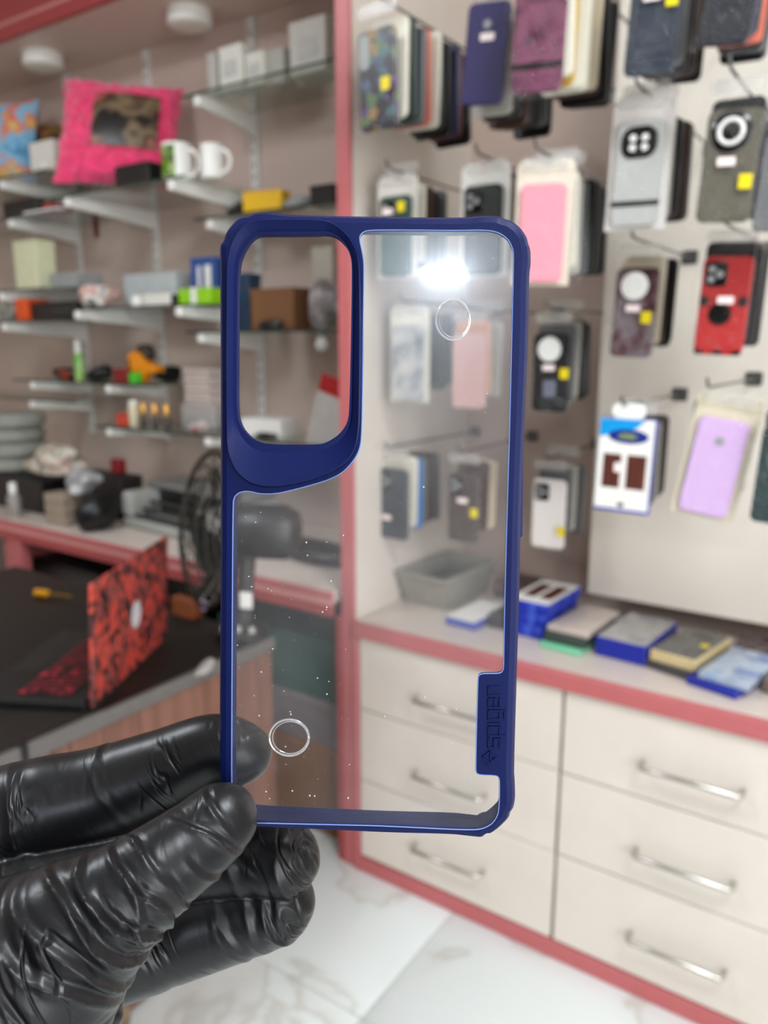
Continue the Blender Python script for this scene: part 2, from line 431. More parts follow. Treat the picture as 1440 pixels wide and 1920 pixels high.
# blue printed cushion, framed photo
def pillow(w, h, t, n=18, fluff=0.0, seed=1):
    rnd = np.random.RandomState(seed); g = G(); v = []; f = []
    for s_ in (-1, 1):
        for j in range(n + 1):
            for i in range(n + 1):
                u, q = i / n * 2 - 1, j / n * 2 - 1
                e = max(0, (1 - u ** 4) * (1 - q ** 4)) ** 0.5
                sx = 1 - .06 * (1 - abs(u)) * 0 - .05 * (1 - q * q) * 0
                fx = fluff * (rnd.rand() - .5)
                v.append((u * w / 2 * (1 - .07 * (1 - q * q)) + fx, s_ * t / 2 * e + fluff * (rnd.rand() - .5) * (e + .2), q * h / 2 * (1 - .07 * (1 - u * u)) + fluff * (rnd.rand() - .5)))
    N = (n + 1) ** 2
    for s_ in (0, 1):
        for j in range(n):
            for i in range(n):
                a = s_ * N + j * (n + 1) + i
                q = (a, a + 1, a + n + 2, a + n + 1)
                f.append(q if s_ == 0 else q[::-1])
    b = [j * (n + 1) for j in range(n + 1)]
    ring = [i for i in range(n)] + [i * (n + 1) + n for i in range(n)] + [n * (n + 1) + n - i for i in range(n)] + [(n - i) * (n + 1) for i in range(n)]
    for i in range(len(ring)):
        a, c = ring[i], ring[(i + 1) % len(ring)]
        f.append((c, a, a + N, c + N))
    g.add(v, f); return g
p = at(8, 215, 1.83)
t = thing('cushion', 'light blue cushion with a colourful print at the far left of the shelves', 'cushion', (p.x - .17, 1.90, SH['a1'][3] + .018), (math.radians(-6), math.radians(4), .35))
pl = pillow(.30, .33, .12); [setattr(q, 'z', q.z + .165) for q in pl.v]
pl.build('cover', ramp_mat('blue_print', [(70, 130, 180), (120, 180, 215), (140, 195, 225), (222, 120, 96), (236, 196, 110), (90, 150, 200)], 11, rough=.8), t)
p = at(72, 200, 1.95)
t = thing('photo_cushion', 'brown and olive photo cushion between the blue and the pink cushion', 'cushion', (p.x, 2.02, SH['a1'][3] + .012), (math.radians(-8), 0, .2))
pl = pillow(.24, .25, .08); [setattr(q, 'z', q.z + .125) for q in pl.v]
pl.build('cover', ramp_mat('brown_photo', [(34, 22, 18), (92, 48, 24), (120, 96, 40), (150, 92, 60), (40, 24, 20)], 9, rough=.6), t)
carton('white_box', 'small white box at the foot of the brown photo cushion', 'box', (52, 104, 264, 292), 1.80, .05, CW, 'a1', group='white boxes')
X, wd, zb, h = spot(110, 138, 288, 312, 1.78, 'a1')
tag(G().slab(.04, .03, .03, .012, .006, c=(0, 0, .015)).build('paper_ball', M_PAPER, None, (-2.72, 1.81, SH['a1'][3] + .0075)), 'tiny white rounded packet beside the pink cushion', 'packet')
# pink fluffy cushion
zb = SH['b1'][3] + .007
p = at(206, 248, 1.80)
t = thing('cushion', 'hot pink fluffy cushion with a dark photo panel', 'cushion', (p.x - .01, 1.81, zb + .024), (math.radians(-20), math.radians(4), math.radians(38)))
pl = pillow(.40, .38, .12, 34, .014, 4); [setattr(q, 'z', q.z + .19) for q in pl.v]
fm = mat('pink_plush', (242, 58, 112), 0.9, noise=.22, scale=26, bump=.9, sheen=.6, bscale=90)
pl.build('plush_cover', fm, t)
g = G()
for j in range(9):
    for i in range(11):
        u, q = i / 10 * 2 - 1, j / 8 * 2 - 1
        g.v.append(Vector((.035 + u * .108, -.080 + .012 * (u * u + q * q), 0.205 + q * .095)))
g.f += [(j * 11 + i, j * 11 + i + 1, (j + 1) * 11 + i + 1, (j + 1) * 11 + i) for j in range(8) for i in range(10)]
g.build('photo_panel', ramp_mat('dark_photo', [(22, 18, 16), (36, 26, 22), (130, 110, 84), (52, 34, 28), (150, 92, 68), (30, 22, 20)], 7, rough=.35), t)
carton('black_block', 'black block under the pink cushion beside the mug', 'block', (205, 290, 306, 340), 1.742, .07, M_BLACK, 'b1', lid=False, k=.75)
# mugs
def mug(label, px, Y, r, h, band):
    t = thing('mug', label, 'mug', (at(px, 320, Y).x, Y, SH['b1'][3] + .0072), group='photo mugs')
    G().lathe([(r * .9, 0), (r, .004), (r, h - .003), (r - .002, h), (r - .004, h - .003), (r - .004, .006), (.001, .006)], 36).build('body', M_WHITE, t)
    a = [(r * .98 + (0.030 if True else 0) * math.sin(x) , 0, h * .5 + h * .34 * -math.cos(x)) for x in [i / 12 * PI for i in range(13)]]
    G().tube(a, .006, 8).build('handle', M_WHITE, t)
    if band:
        g = G(); n = 16
        for k in range(n + 1):
            an = math.radians(170 + 125 * k / n)
            for z in (h * .1, h * .92): g.v.append(Vector(((r + .0006) * math.cos(an), (r + .0006) * math.sin(an), z)))
        g.f = [(2 * k, 2 * k + 2, 2 * k + 3, 2 * k + 1) for k in range(n)]
        g.build('photo_print', band, t)
    t.rotation_euler = (0, 0, math.radians(15))
mug('white mug with a green photo print beside the pink cushion', 333, 1.80, .047, .112, ramp_mat('green_photo', [(60, 110, 20), (120, 160, 30), (30, 34, 24), (170, 190, 120), (80, 140, 40)], 22, rough=.3))
mug('plain white mug right of the green printed mug', 398, 1.82, .034, .098, None)
# shelf c2
carton('yellow_box', 'small bright yellow box on the shelf under the mugs', 'box', (450, 528, 357, 393), 1.90, .06, mat('signal_yellow', (230, 180, 8), .45), 'c2', rz=.2, k=.8)
def lump(name, label, cat, px, py, Y, sx, sy, sz, m, seed=0, base=None, rz=0, squash=.6, amp=.28, nf=3):
    """crumpled or irregular soft thing"""
    rnd = np.random.RandomState(seed); ph = rnd.rand(9) * 6.28; g = G(); n, k = 24, 14
    ad = rnd.randn(nf * 3, 3) * 2.2
    for j in range(k + 1):
        th = PI * j / k
        for i in range(n):
            fi = 2 * PI * i / n
            d = np.array([math.sin(th) * math.cos(fi), math.sin(th) * math.sin(fi), math.cos(th)])
            rr = 1 + amp * sum(math.sin(d @ ad[q] + ph[q % 9]) for q in range(nf * 3)) / (nf * 1.5)
            z = d[2] * rr
            g.v.append(Vector((d[0] * rr * sx / 2, d[1] * rr * sy / 2, max(-.9, z) * sz / 2 + sz * .45)))
    g.f = [(j * n + i, j * n + (i + 1) % n, (j + 1) * n + (i + 1) % n, (j + 1) * n + i) for j in range(k) for i in range(n)]
    P = at(px, py, Y)
    o = g.build(name, m, None, (P.x, Y, base if base is not None else P.z)); o.rotation_euler = (0, 0, rz)
    return tag(o, label, cat)
lump('cable_bundle', 'black cable bundle behind the yellow box', 'cable', 462, 352, 1.98, .16, .08, .055, M_BLACK, 3, SH['c2'][3] + .0075)
lump('cable_bundle', 'grey cable bundle between yellow box and divider', 'cable', 560, 360, 1.93, .10, .07, .04, M_GREYP, 5, SH['c2'][3] + .0075)
carton('dark_box', 'flat black box against the divider on the yellow box shelf', 'box', (578, 628, 346, 384), 1.91, .08, M_BLACK, 'c2', k=.9)
# shelf a2
carton('black_box', 'long black box at far left under the blue cushion', 'box', (0, 80, 374, 405), 1.84, .12, M_BLACK, 'a2', rz=0)
carton('red_box', 'small red block at the end of the long black box', 'box', (80, 97, 378, 402), 1.85, .07, mat('dull_red', (170, 64, 60), .5), 'a2', lid=False)
carton('paper_stack', 'thin stack of white papers in front of the black box', 'papers', (38, 118, 396, 408), 1.805, .03, M_PAPER, 'a2', lid=False)
# red strip on wall
t = thing('wall_strap', 'dark red strap hanging on the wall under the pink cushion', 'strap', (at(174, 440, 2.08).x, YB, at(174, 445, 2.08).z))
G().bbox(-.014, .014, -.006, 0, 0, .098, .002).build('band', mat('dark_red_strap', (130, 22, 30), .6), t)
G().bbox(-.008, .008, -.009, -.004, .035, .075, .002).build('buckle', M_BLACK, t)
# shelf a3 / a4
carton('cream_box', 'upright cream carton on the far left shelf', 'box', (28, 74, 450, 532), 1.76, .08, mat('cream_card', (214, 214, 178), .55), 'a3', k=.9)
carton('dark_bottle_box', 'small dark box right of the cream carton', 'box', (80, 92, 490, 532), 1.85, .04, M_BLACK, 'a3')
carton('grey_tray', 'flat grey tray at the right end of the cream carton shelf', 'tray', (90, 146, 512, 532), 1.80, .12, M_GREYP, 'a3', lid=False)
carton('orange_box', 'orange red narrow box on the fourth far left shelf', 'box', (29, 52, 560, 600), 1.76, .1, mat('orange_card', (226, 84, 24), .5), 'a4', lid=False)
carton('black_box', 'wide black box right of the orange red narrow box', 'box', (52, 150, 566, 602), 1.78, .1, M_BLACK, 'a4', k=.9)
carton('pale_box', 'pale patterned box left of the orange red narrow box', 'box', (-30, 28, 572, 602), 1.77, .1, ramp_mat('pale_print', [(200, 196, 186), (150, 148, 140), (80, 84, 78)], 30), 'a4')
# shelf b2
lump('packed_cloth', 'crumpled white and pink packet on the deep lower shelf', 'packet', 183, 560, 1.80, .13, .12, .085, ramp_mat('white_pink_pack', [(220, 214, 204), (206, 150, 140), (226, 222, 214), (70, 66, 62)], 14), 8, SH['b2'][3] + .007)
carton('grey_case', 'pale grey lidded case in the middle of the deep lower shelf', 'case', (228, 335, 512, 552), 1.90, .14, mat('pale_grey_plastic', (186, 192, 192), .4), 'b2', k=.9)
carton('white_box', 'low white box in front of the pale grey case', 'box', (264, 322, 550, 578), 1.76, .08, CW, 'b2', group='white boxes')
tag(G().lathe([(.02, 0), (.022, .004), (.022, .03), (.014, .036)], 24).build('tape_roll', M_WHITE, None, (at(254, 570, 1.76).x, 1.77, SH['b2'][3] + .007)), 'small white round pot left of the low white box', 'pot')
carton('dark_adapter', 'small black adapter between the white and lime boxes', 'adapter', (312, 330, 552, 574), 1.77, .05, M_BLACK, 'b2', lid=False)
t = carton('lime_box', 'lime green box with a white band on the deep shelf', 'box', (330, 400, 540, 576), 1.76, .07, mat('lime_green', (140, 200, 16), .45), 'b2', lid=False)
G().box(-.012, .012, -.0365, -.0352, .0, .05).build('white_band', M_PAPER, t)
t = carton('blue_box', 'blue and white upright box behind the lime green box', 'box', (354, 408, 482, 545), 1.86, .07, mat('royal_blue_card', (30, 72, 140), .45), 'b2', lid=False)
G().box(-.022, -.008, -.0365, -.0352, .04, .125).build('white_stripe', M_PAPER, t)
G().box(.012, .040, -.0365, -.0352, .05, .127).build('pale_patch', M_PAPER, t)
# shelf c3, seen through the camera opening
carton('brown_carton', 'open brown cardboard carton on the shelf behind the camera opening', 'carton', (462, 560, 540, 602), 1.85, .14, mat('kraft_card', (118, 78, 46), .7), 'c3', k=.82)
carton('teal_box', 'dark blue box at the left inside the camera opening', 'box', (440, 470, 512, 600), 1.90, .06, mat('dark_teal_card', (30, 58, 84), .5), 'c3')
carton('pale_box', 'pale grey square box standing high by the divider', 'box', (583, 628, 462, 606), 1.98, .06, mat('pale_card', (186, 178, 166), .5), 'c3')
lump('grey_bag', 'crumpled grey plastic bag by the divider on the carton shelf', 'bag', 612, 600, 1.90, .13, .1, .14, ramp_mat('grey_bag', [(176, 168, 166), (120, 112, 112), (196, 190, 188)], 14, rough=.3), 12, SH['c3'][3] + .0075)
lump('black_bits', 'black cables lying in front of the brown carton', 'cable', 510, 600, 1.825, .10, .03, .03, M_BLACK, 15, SH['c3'][3] + .0075)
t = thing('bulb', 'white round bulb hanging under the carton shelf', 'bulb', (at(604, 628, 1.9).x, 1.9, SH['c3'][3]))
G().lathe([(.001, -.055), (.014, -.052), (.021, -.040), (.020, -.028), (.012, -.016)], 24).build('globe', mat('bulb_white', (240, 238, 230), .25), t)
G().lathe([(.011, -.018), (.011, -.0005)], 20).build('cap', M_GREYP, t)
# shelf b3
t = thing('spray_bottle', 'green and white slim bottle standing above the empty far left shelf', 'bottle', (at(145, 700, 1.87).x, 1.88, SH['b3'][3] + .007))
G().lathe([(.016, 0), (.018, .004), (.018, .095), (.012, .106)], 24).build('body', ramp_mat('green_bottle', [(96, 160, 60), (150, 200, 110), (196, 206, 150)], 16, rough=.3), t)
G().lathe([(.011, .105), (.012, .108), (.012, .15), (.009, .155)], 20).build('cap', M_WHITE, t)
t = thing('tape_dispenser', 'orange hand-held tape gun with a dark roll', 'tape gun', (at(258, 700, 1.88).x, 1.90, SH['b3'][3] + .008), (0, 0, .15))
prof = [(-.06, .045), (-.045, .10), (-.01, .115), (.015, .10), (.04, .07), (.085, .062), (.09, .05), (.088, .04), (.05, .036), (.03, .03), (.02, .004), (-.01, 0), (-.03, .012), (-.055, .03)]
G().loft([[(x, -.018, z) for x, z in prof], [(x, .018, z) for x, z in prof]]).build('body', mat('orange_plastic', (230, 138, 4), .4), t, smooth=False)
G().lathe([(.03, -.02), (.032, -.018), (.032, .018), (.03, .02)], 28, Matrix.Translation((.012, .01, .105)) @ Matrix.Rotation(PI / 2, 4, 'X')).build('tape_roll', mat('brown_tape', (60, 50, 44), .4), t)
G().bbox(-.05, -.038, -.0195, -.0175, .05, .085, .001).build('blade_slot', M_BLACK, t)
lump('dark_parts', 'dark heap with an orange red tip beside the green bottle', 'parts', 130, 700, 1.93, .16, .08, .05, ramp_mat('dark_red_heap', [(26, 20, 18), (70, 20, 14), (30, 24, 20), (200, 70, 20)], 12), 21, SH['b3'][3] + .0075)
lump('black_pouch', 'black pouch between green bottle and orange tape gun', 'pouch', 190, 700, 1.96, .13, .08, .055, M_BLACK, 22, SH['b3'][3] + .0075)
lump('black_pouch', 'black pouch to the right of the orange tape gun', 'pouch', 310, 705, 2.0, .12, .1, .07, M_BLACK, 23, SH['b3'][3] + .0075)
carton('red_box', 'dark red little box below the orange tape gun', 'box', (210, 240, 692, 716), 1.845, .03, mat('crimson_card', (130, 12, 24), .5), 'b3', lid=False)
carton('green_box', 'tiny bright green box at the foot of the orange tape gun', 'box', (240, 256, 698, 714), 1.842, .03, mat('bright_green', (70, 190, 40), .5), 'b3', lid=False)
t = thing('hook_strip', 'short black hook strip on the wall under the deep shelf', 'hooks', (at(252, 606, 2.09).x, YB, at(252, 608, 2.09).z))
G().bbox(-.045, .045, -.008, 0, -.006, .008, .002).build('bar', M_BLACK, t)
for i in range(4): G().tube([(-.035 + i * .0235, -.006, 0), (-.035 + i * .0235, -.018, -.004), (-.035 + i * .0235, -.018, .006)], .004, 6).build('hook', M_BLACK, t)
# shelf c4
t0 = carton('red_box', 'small orange red box leftmost on the lowest long shelf', 'box', (216, 240, 776, 797), 1.85, .04, mat('vermilion_card', (206, 70, 44), .5), 'c4', lid=False)
t = thing('cream_tube', 'cream tube standing beside the gold capped bottles', 'tube', (at(252, 795, 1.86).x, 1.86, SH['c4'][3] + .0075))
G().lathe([(.016, 0), (.018, .003), (.018, .078), (.015, .082)], 24).build('body', mat('cream_tube', (220, 208, 176), .4), t)
G().lathe([(.0155, .0815), (.0155, .095), (.013, .097)], 24).build('cap', M_WHITE, t)
for i, (px, lab) in enumerate(((270, 'gold capped bottle next to the cream tube'), (291, 'gold capped bottle in the middle of the three'), (313, 'gold capped bottle furthest from the cream tube'))):
    t = thing('perfume_bottle', lab, 'bottle', (at(px, 795, 1.87).x, 1.87, SH['c4'][3] + .0075), group='gold capped bottles')
    G().lathe([(.0125, 0), (.014, .003), (.014, .040), (.009, .046)], 20).build('body', mat('smoky_bottle', (70, 62, 54), .2), t)
    G().lathe([(.0105, .0455), (.0115, .049), (.0115, .080), (.009, .086), (.002, .088)], 20).build('cap', mat('gold_cap', (238, 182, 96), .22, metal=.7), t)
for i in range(4):
    X, wd, zb, h = spot(330, 408, 660, 745, 1.95)
    t = thing('flat_box', f'pale pink-white flat box, {["lowest", "second from below", "third from below", "topmost"][i]} in its stack', 'box', (X, 2.0, SH['c4'][3] + .0075 + .085 + i * .032), group='stacked flat boxes')
    G().bbox(-.062, .062, -.05, .05, 0, .031, .002).build('body', mat('pinkish_card', (206, 190, 182), .5), t)
    G().box(-.063, .063, -.0512, -.0502, .012, .018).build('printed_band', mat('dull_print', (170, 150, 144), .5), t)
carton('support_box', 'grey-white box carrying the stack of flat boxes', 'box', (330, 408, 745, 797), 1.945, .1, mat('pale_grey_card', (176, 170, 164), .5), 'c4', z=SH['c4'][3] + .0072, lid=False, k=.8)
for o in bpy.data.objects:
    if o.get('label') == 'grey-white box carrying the stack of flat boxes':
        o.location.y = 2.0; o.location.x = spot(330, 408, 660, 745, 1.95)[0]
        for c in o.children:
            h = max(v.co.z for v in c.data.vertices)
            for v in c.data.vertices: v.co.z *= .085 / h
lump('silver_parts', 'silvery small parts in front of the flat box stack', 'parts', 370, 795, 1.86, .13, .05, .05, ramp_mat('silver_bits', [(190, 188, 184), (110, 108, 106), (210, 206, 204), (186, 60, 56)], 20, rough=.3), 31, SH['c4'][3] + .0075)
carton('pale_device', 'off-white flat device at the bottom of the camera opening', 'device', (442, 535, 786, 812), 1.86, .1, M_WHITE, 'c4', k=.8)
lump('cable_bundle', 'black coiled cable lying on the lowest long shelf', 'cable', 500, 800, 1.835, .09, .03, .025, M_BLACK, 33, SH['c4'][3] + .0075)
# red-topped white board leaning by divider
a = at(628, 742, 1.90)
t = thing('calendar', 'white wall calendar with red head hanging slanted by the divider', 'calendar', (a.x, 1.89, a.z), (0, math.radians(17), 0))
G().bbox(-.06, .10, -.004, 0, -.20, .0, .001).build('sheet', mat('calendar_paper', (196, 190, 184), .6), t)
G().bbox(-.055, .10, -.006, .001, .0005, .055, .001).build('head', mat('calendar_red', (176, 14, 22), .5), t)

# ================================================================== TABLE ALONG THE WALL
TZ = 0.775
tb = thing('side_table', 'long grey-topped table with coral red edge below the glass shelves', 'table', (0, 1.52, 0))
G().bbox(-3.6, XP0 - .024, .012, YB - 1.523, TZ - .03, TZ, .001).build('table_top', M_WORKTOP, tb)
G().bbox(-3.6, XP0 - .024, 0, .0125, TZ - .020, TZ, .002).build('edge_band', M_RED, tb)
G().bbox(-3.6, XP0 - .024, .003, .0125, TZ - .036, TZ - .0205, .001).build('stripe', M_PINKSTRIPE, tb)
G().bbox(-3.6, XP0 - .024, 0, .0125, TZ - .066, TZ - .0365, .002).build('apron', mat('dark_coral_red', (164, 66, 66)), tb)
p = at(30, 1015, 1.53)
G().bbox(p.x - .035, p.x + .03, .005, .045, 0, TZ - .0665, .003).build('leg', M_RED, tb)
G().bbox(p.x - .10, p.x - .04, .02, .55, 0, TZ - .0665, .003).build('side_board', M_RED, tb)
carton('shade_filler', 'dark cabinet added under the side table, its colour standing for shade', 'filler', (70, 420, 1010, 1200), 1.80, .28, mat('shade_dark_brown', (40, 30, 26), .5), z=0.001, lid=False)  # dark box added here; its colour stands for the shade under the table
t = thing('computer_tower', 'black computer case under the side table', 'computer', (at(150, 1080, 1.7).x, 1.70, .001))
G().bbox(-.24, .24, -.09, .09, 0, .62, .006).build('casing', M_BLACK, t)
G().bbox(-.22, .22, -.093, -.09, .46, .60, .001).build('front_panel', mat('charcoal_panel', (44, 42, 40), .4), t)
for i in range(3): G().bbox(-.15 + .1 * i, -.09 + .1 * i, -.096, -.093, .52, .56, .001).build('drive_slot', mat('slot_grey', (74, 72, 68), .4), t)
# stack below the table near divider, seen through the clear back
for i, (lab, z0, z1, m) in enumerate((('brown carton lowest under the side table by the divider', .001, .28, mat('kraft_card', (118, 78, 46))), ('grey slab box between brown carton and green box', .281, .42, mat('slate_card', (104, 96, 96), .6)), ('dark green box topmost under the side table by the divider', .421, .60, mat('bottle_green_card', (14, 62, 56), .5)))):
    t = thing('storage_box', lab, 'box', (-1.47, 1.80, z0), group='boxes under the side table')
    G().bbox(-.24, .24, -.2, .2, 0, z1 - z0 - .03, .003).build('body', m, t)
    G().bbox(-.243, .243, -.203, .203, z1 - z0 - .03, z1 - z0, .003).build('lid', m, t)
# printer on table
t = thing('printer', 'pale grey flatbed printer with open paper slot on the side table', 'printer', (-2.02, 1.78, TZ), (0, 0, math.radians(-6)))
g = G()
PG = mat('printer_grey', (168, 168, 162), .4)
G().bbox(-.26, .26, -.10, .17, 0, .035, .01).build('base_tray', PG, t)
for s_ in (-1, 1): G().bbox(s_ * .235 - .03, s_ * .235 + .03, -.10, .17, .0355, .125, .014).build('side_cheek', PG, t)
G().bbox(-.26, .26, .0, .17, .1255, .15, .01).build('lid', mat('printer_lid', (120, 120, 116), .4), t)
G().bbox(-.204, .204, .02, .16, .036, .125, .002).build('dark_slot', M_BLACK, t)
for i in range(3): G().bbox(-.20, .20, -.085 + .03 * i, -.07 + .03 * i, .037 + .02 * i, .05 + .02 * i, .003).build('paper_guide', mat('printer_dark', (60, 60, 58), .4), t)
# left clutter on the table
CREAMROLL = mat('grey_roll', (150, 150, 140), .6)
for i in range(4):
    p = at(20, 860, 1.75)
    t = thing('cable_roll', f'grey-white roll of cable, {["lowest", "second from below", "third from below", "topmost"][i]} of the pile at far left', 'roll', (p.x - .03 + .012 * (i % 2), 1.78, TZ + .125 + i * .058), group='cable rolls')
    G().lathe([(.05, 0), (.115, .002), (.128, .015), (.128, .042), (.115, .056), (.05, .0575)], 32).build('coil', CREAMROLL, t)
    G().lathe([(.049, .004), (.049, .054)], 24).build('core', mat('roll_core', (96, 96, 90), .6), t)
carton('black_crate', 'black crate below the cable rolls on the side table', 'crate', (-60, 90, 890, 960), 1.66, .24, M_BLACK, z=TZ, lid=False, k=.9)
for o in bpy.data.objects:
    if o.get('category') == 'crate':
        for c in o.children:
            h = max(v.co.z for v in c.data.vertices)
            for v in c.data.vertices: v.co.z *= .124 / h
lump('plastic_bag', 'crumpled cream plastic bag on top of the table clutter', 'bag', 112, 900, 1.72, .26, .16, .10, ramp_mat('cream_crumple', [(196, 184, 164), (150, 138, 122), (214, 206, 192), (180, 130, 116)], 12, rough=.35), 41, TZ + .155, .3, amp=.4)
lump('plastic_bag', 'crumpled white plastic bag right of the cream one', 'bag', 150, 900, 1.64, .12, .10, .09, ramp_mat('white_crumple', [(206, 206, 206), (150, 150, 152), (224, 224, 222)], 14, rough=.3), 42, TZ + .115, .1, amp=.4)
for i in range(3):
    p = at(120, 960, 1.62)
    tag(G().bbox(-.055, .055, -.04, .04, 0, .036, .004).build('tan_block', mat('tan_block', (158, 142, 124), .6), None, (p.x, 1.62, TZ + .0005 + i * .037)), f'tan flat packet, {["lowest", "middle", "topmost"][i]} of three by the black sack', 'packet', 'tan packets')
carton('dark_case', 'tall dark case standing behind the tan packets', 'case', (140, 232, 892, 965), 1.76, .10, mat('dark_case', (34, 28, 26), .5), z=TZ, lid=False, k=.95)
lump('black_sack', 'black sack between tan packets and printer', 'sack', 180, 985, 1.62, .13, .14, .15, M_BLACK, 44, TZ, amp=.3)
t = thing('small_bottle', 'small white capped bottle at the left end of the table', 'bottle', (at(28, 960, 1.58).x, 1.58, TZ))
G().lathe([(.022, 0), (.024, .004), (.024, .075), (.012, .09)], 24).build('body', mat('frosted', (150, 144, 138), .3), t)
G().lathe([(.014, .089), (.014, .125), (.012, .128)], 20).build('cap', M_WHITE, t)
zc = at(215, 892, 1.76).z
carton('red_packet', 'small dark red packet standing on the tall dark case', 'packet', (206, 227, 862, 892), 1.79, .03, mat('crimson_card', (130, 12, 24)), z=zc + .0005, lid=False)
# black cables near divider on table
lump('cable_bundle', 'black cable heap on the table beside the divider', 'cable', 590, 1080, 1.75, .30, .12, .07, M_BLACK, 46, TZ)

# ================================================================== LAPTOP DESK
DZ = 0.71
dk = thing('desk', 'dark brown wooden desk with a grey metal edge, laptop on it', 'desk', (-1.235, 0, 0))
M_DESK = wood_mat('dark_desk_wood', (25, 17, 13), (17, 12, 9), .5, (1, .08, 1))
G().bbox(-1.1, -.012, .15, 1.333, DZ - .03, DZ, .002).build('desk_top', M_DESK, dk)
G().bbox(-.0115, 0, .15, 1.333, DZ - .03, DZ + .001, .001).build('metal_edge', mat('grey_edge', (108, 105, 102), .4, metal=.3), dk)
M_BOARD = wood_mat('brown_board', (132, 90, 74), (104, 70, 56), .5, (1, 1, .05), 30)
for i in range(6):
    y0 = .16 + i * .195
    G().bbox(-.03, -.008, y0, y0 + .193, .02, DZ - .031, .0015).build('side_board', M_BOARD, dk)
for y in (.2, 1.28): G().bbox(-1.08, -1.03, y - .02, y + .02, 0, DZ - .031, .003).build('leg', M_DESK, dk)
for y in (.2, 1.28): G().bbox(-.075, -.032, y - .02, y + .02, 0, DZ - .031, .003).build('leg', M_DESK, dk)
# laptop
P0, P1 = Vector((-1.252, .835, DZ)), Vector((-1.435, 1.171, DZ))
ax = (P1 - P0); LW = ax.length; rzl = math.atan2(ax.y, ax.x)
lp = thing('laptop', 'open laptop with red and black camouflage lid and a red backlight painted on its keys', 'laptop', (P0.x, P0.y, DZ + .001), (0, 0, rzl))
# local: x along hinge, +y to the left of it (where the keyboard lies)
G().bbox(0, LW, .014, .26, 0, .016, .004).build('base', M_BLACK, lp)
kb = G().box(.03, LW - .03, .055, .17, .0161, .0168).build('keyboard', mat('deck_black', (20, 14, 15), .4), lp)
g = G()
for r_ in range(6):
    for c in range(16):
        x0 = .035 + c * (LW - .07) / 16; y0 = .058 + r_ * .0185
        g.bbox(x0, x0 + (LW - .07) / 16 - .003, y0, y0 + .0155, .0168, .0190, .0008)
ko = g.build('keys', ramp_mat('painted_backlight_key', [(30, 14, 16), (44, 16, 20), (110, 24, 36), (40, 14, 18), (200, 40, 56)], 45), kb); ko['kind'] = 'stuff'  # red backlight is painted into the key colours, nothing emits
G().box(LW * .35, LW * .62, .185, .24, .0161, .0166).build('touchpad', mat('pad_black', (28, 26, 26), .35), lp)
LH = .25
lidM = Matrix.Rotation(math.radians(4), 4, 'X')
lid = G().slab(LW, LH, .007, .008, .002, 4, lidM, (LW / 2, .0035, LH / 2 + .004)).build('lid', ramp_mat('camo_skin', [(30, 22, 22), (190, 64, 52), (78, 44, 44), (200, 74, 60), (128, 62, 60), (188, 66, 54), (44, 30, 30), (150, 66, 60)], 78, 'voronoi', .5, (1, 1, .8), constant=True), lp, (0, -.002, .002))
G().lathe([(.024, -.0006), (.024, .0)], 24, lidM @ Matrix.Translation((LW * .53, -.0003, LH * .5)) @ Matrix.Diagonal((1, 1, 1.25, 1)) @ Matrix.Rotation(PI / 2, 4, 'X')).build('emblem', mat('silver_emblem', (206, 204, 206), .3), lid)
G().bbox(.008, LW - .008, .0072, .0080, .014, LH - .004, .0003, lidM).build('screen', mat('dark_screen', (14, 12, 14), .15), lid)
# desk clutter
lump('grey_papers', 'lavender folded papers on the desk behind the laptop', 'papers', 355, 1120, 1.36, .11, .06, .03, mat('lavender_paper', (176, 160, 190), .6), 51, DZ)
t = carton('orange_packet', 'orange-brown packet on the desk behind the laptop lid', 'packet', (318, 366, 1124, 1150), 1.30, .03, mat('ochre_card', (128, 66, 30), .6), z=DZ, lid=False)
lump('white_cloth', 'white cloth lying on the desk edge by the phone case', 'cloth', 385, 1258, 1.10, .03, .09, .012, mat('white_cloth', (170, 166, 160), .8), 52, DZ + .0015, .5, amp=.2)
t = thing('screwdriver', 'yellow handled tool lying on the desk behind the laptop', 'tool', (at(95, 1140, 1.2).x, 1.2, DZ + .012), (0, 0, .3))
G().tube([(-.05, 0, 0), (-.045, 0, 0), (-.005, 0, 0), (.0, 0, 0)], [.006, .0115, .0115, .006], 12).build('grip', mat('tool_yellow', (196, 136, 10), .4), t)
G().tube([(0, 0, 0), (.075, 0, 0)], .0035, 8).build('shaft', mat('tool_brass', (150, 116, 40), .35, metal=.6), t)
p = atz(10, 1298, DZ)
tag(G().tube([(-.05, 0, .004), (.03, 0, .004)], .0038, 8).build('pen', mat('pale_pen', (206, 190, 130), .4), None, (p.x, p.y, DZ)), 'pale yellow pen on the desk at the left picture edge', 'pen')
p = atz(58, 1408, DZ)
t = thing('clip', 'black clip on the grey desk edge', 'clip', (-1.243, p.y, DZ + .001))
G().bbox(-.012, .010, -.008, .008, 0, .005, .002).build('jaw', M_BLACK, t)
G().bbox(.0085, .0105, -.007, .007, -.03, .004, .0008).build('lever', M_BLACK, t)
# fan on the far desk corner
fc = Vector((-1.295, 1.285, DZ))
fan = thing('table_fan', 'dark table fan with wire cage standing on the desk corner', 'fan', fc, (0, 0, math.radians(205)))
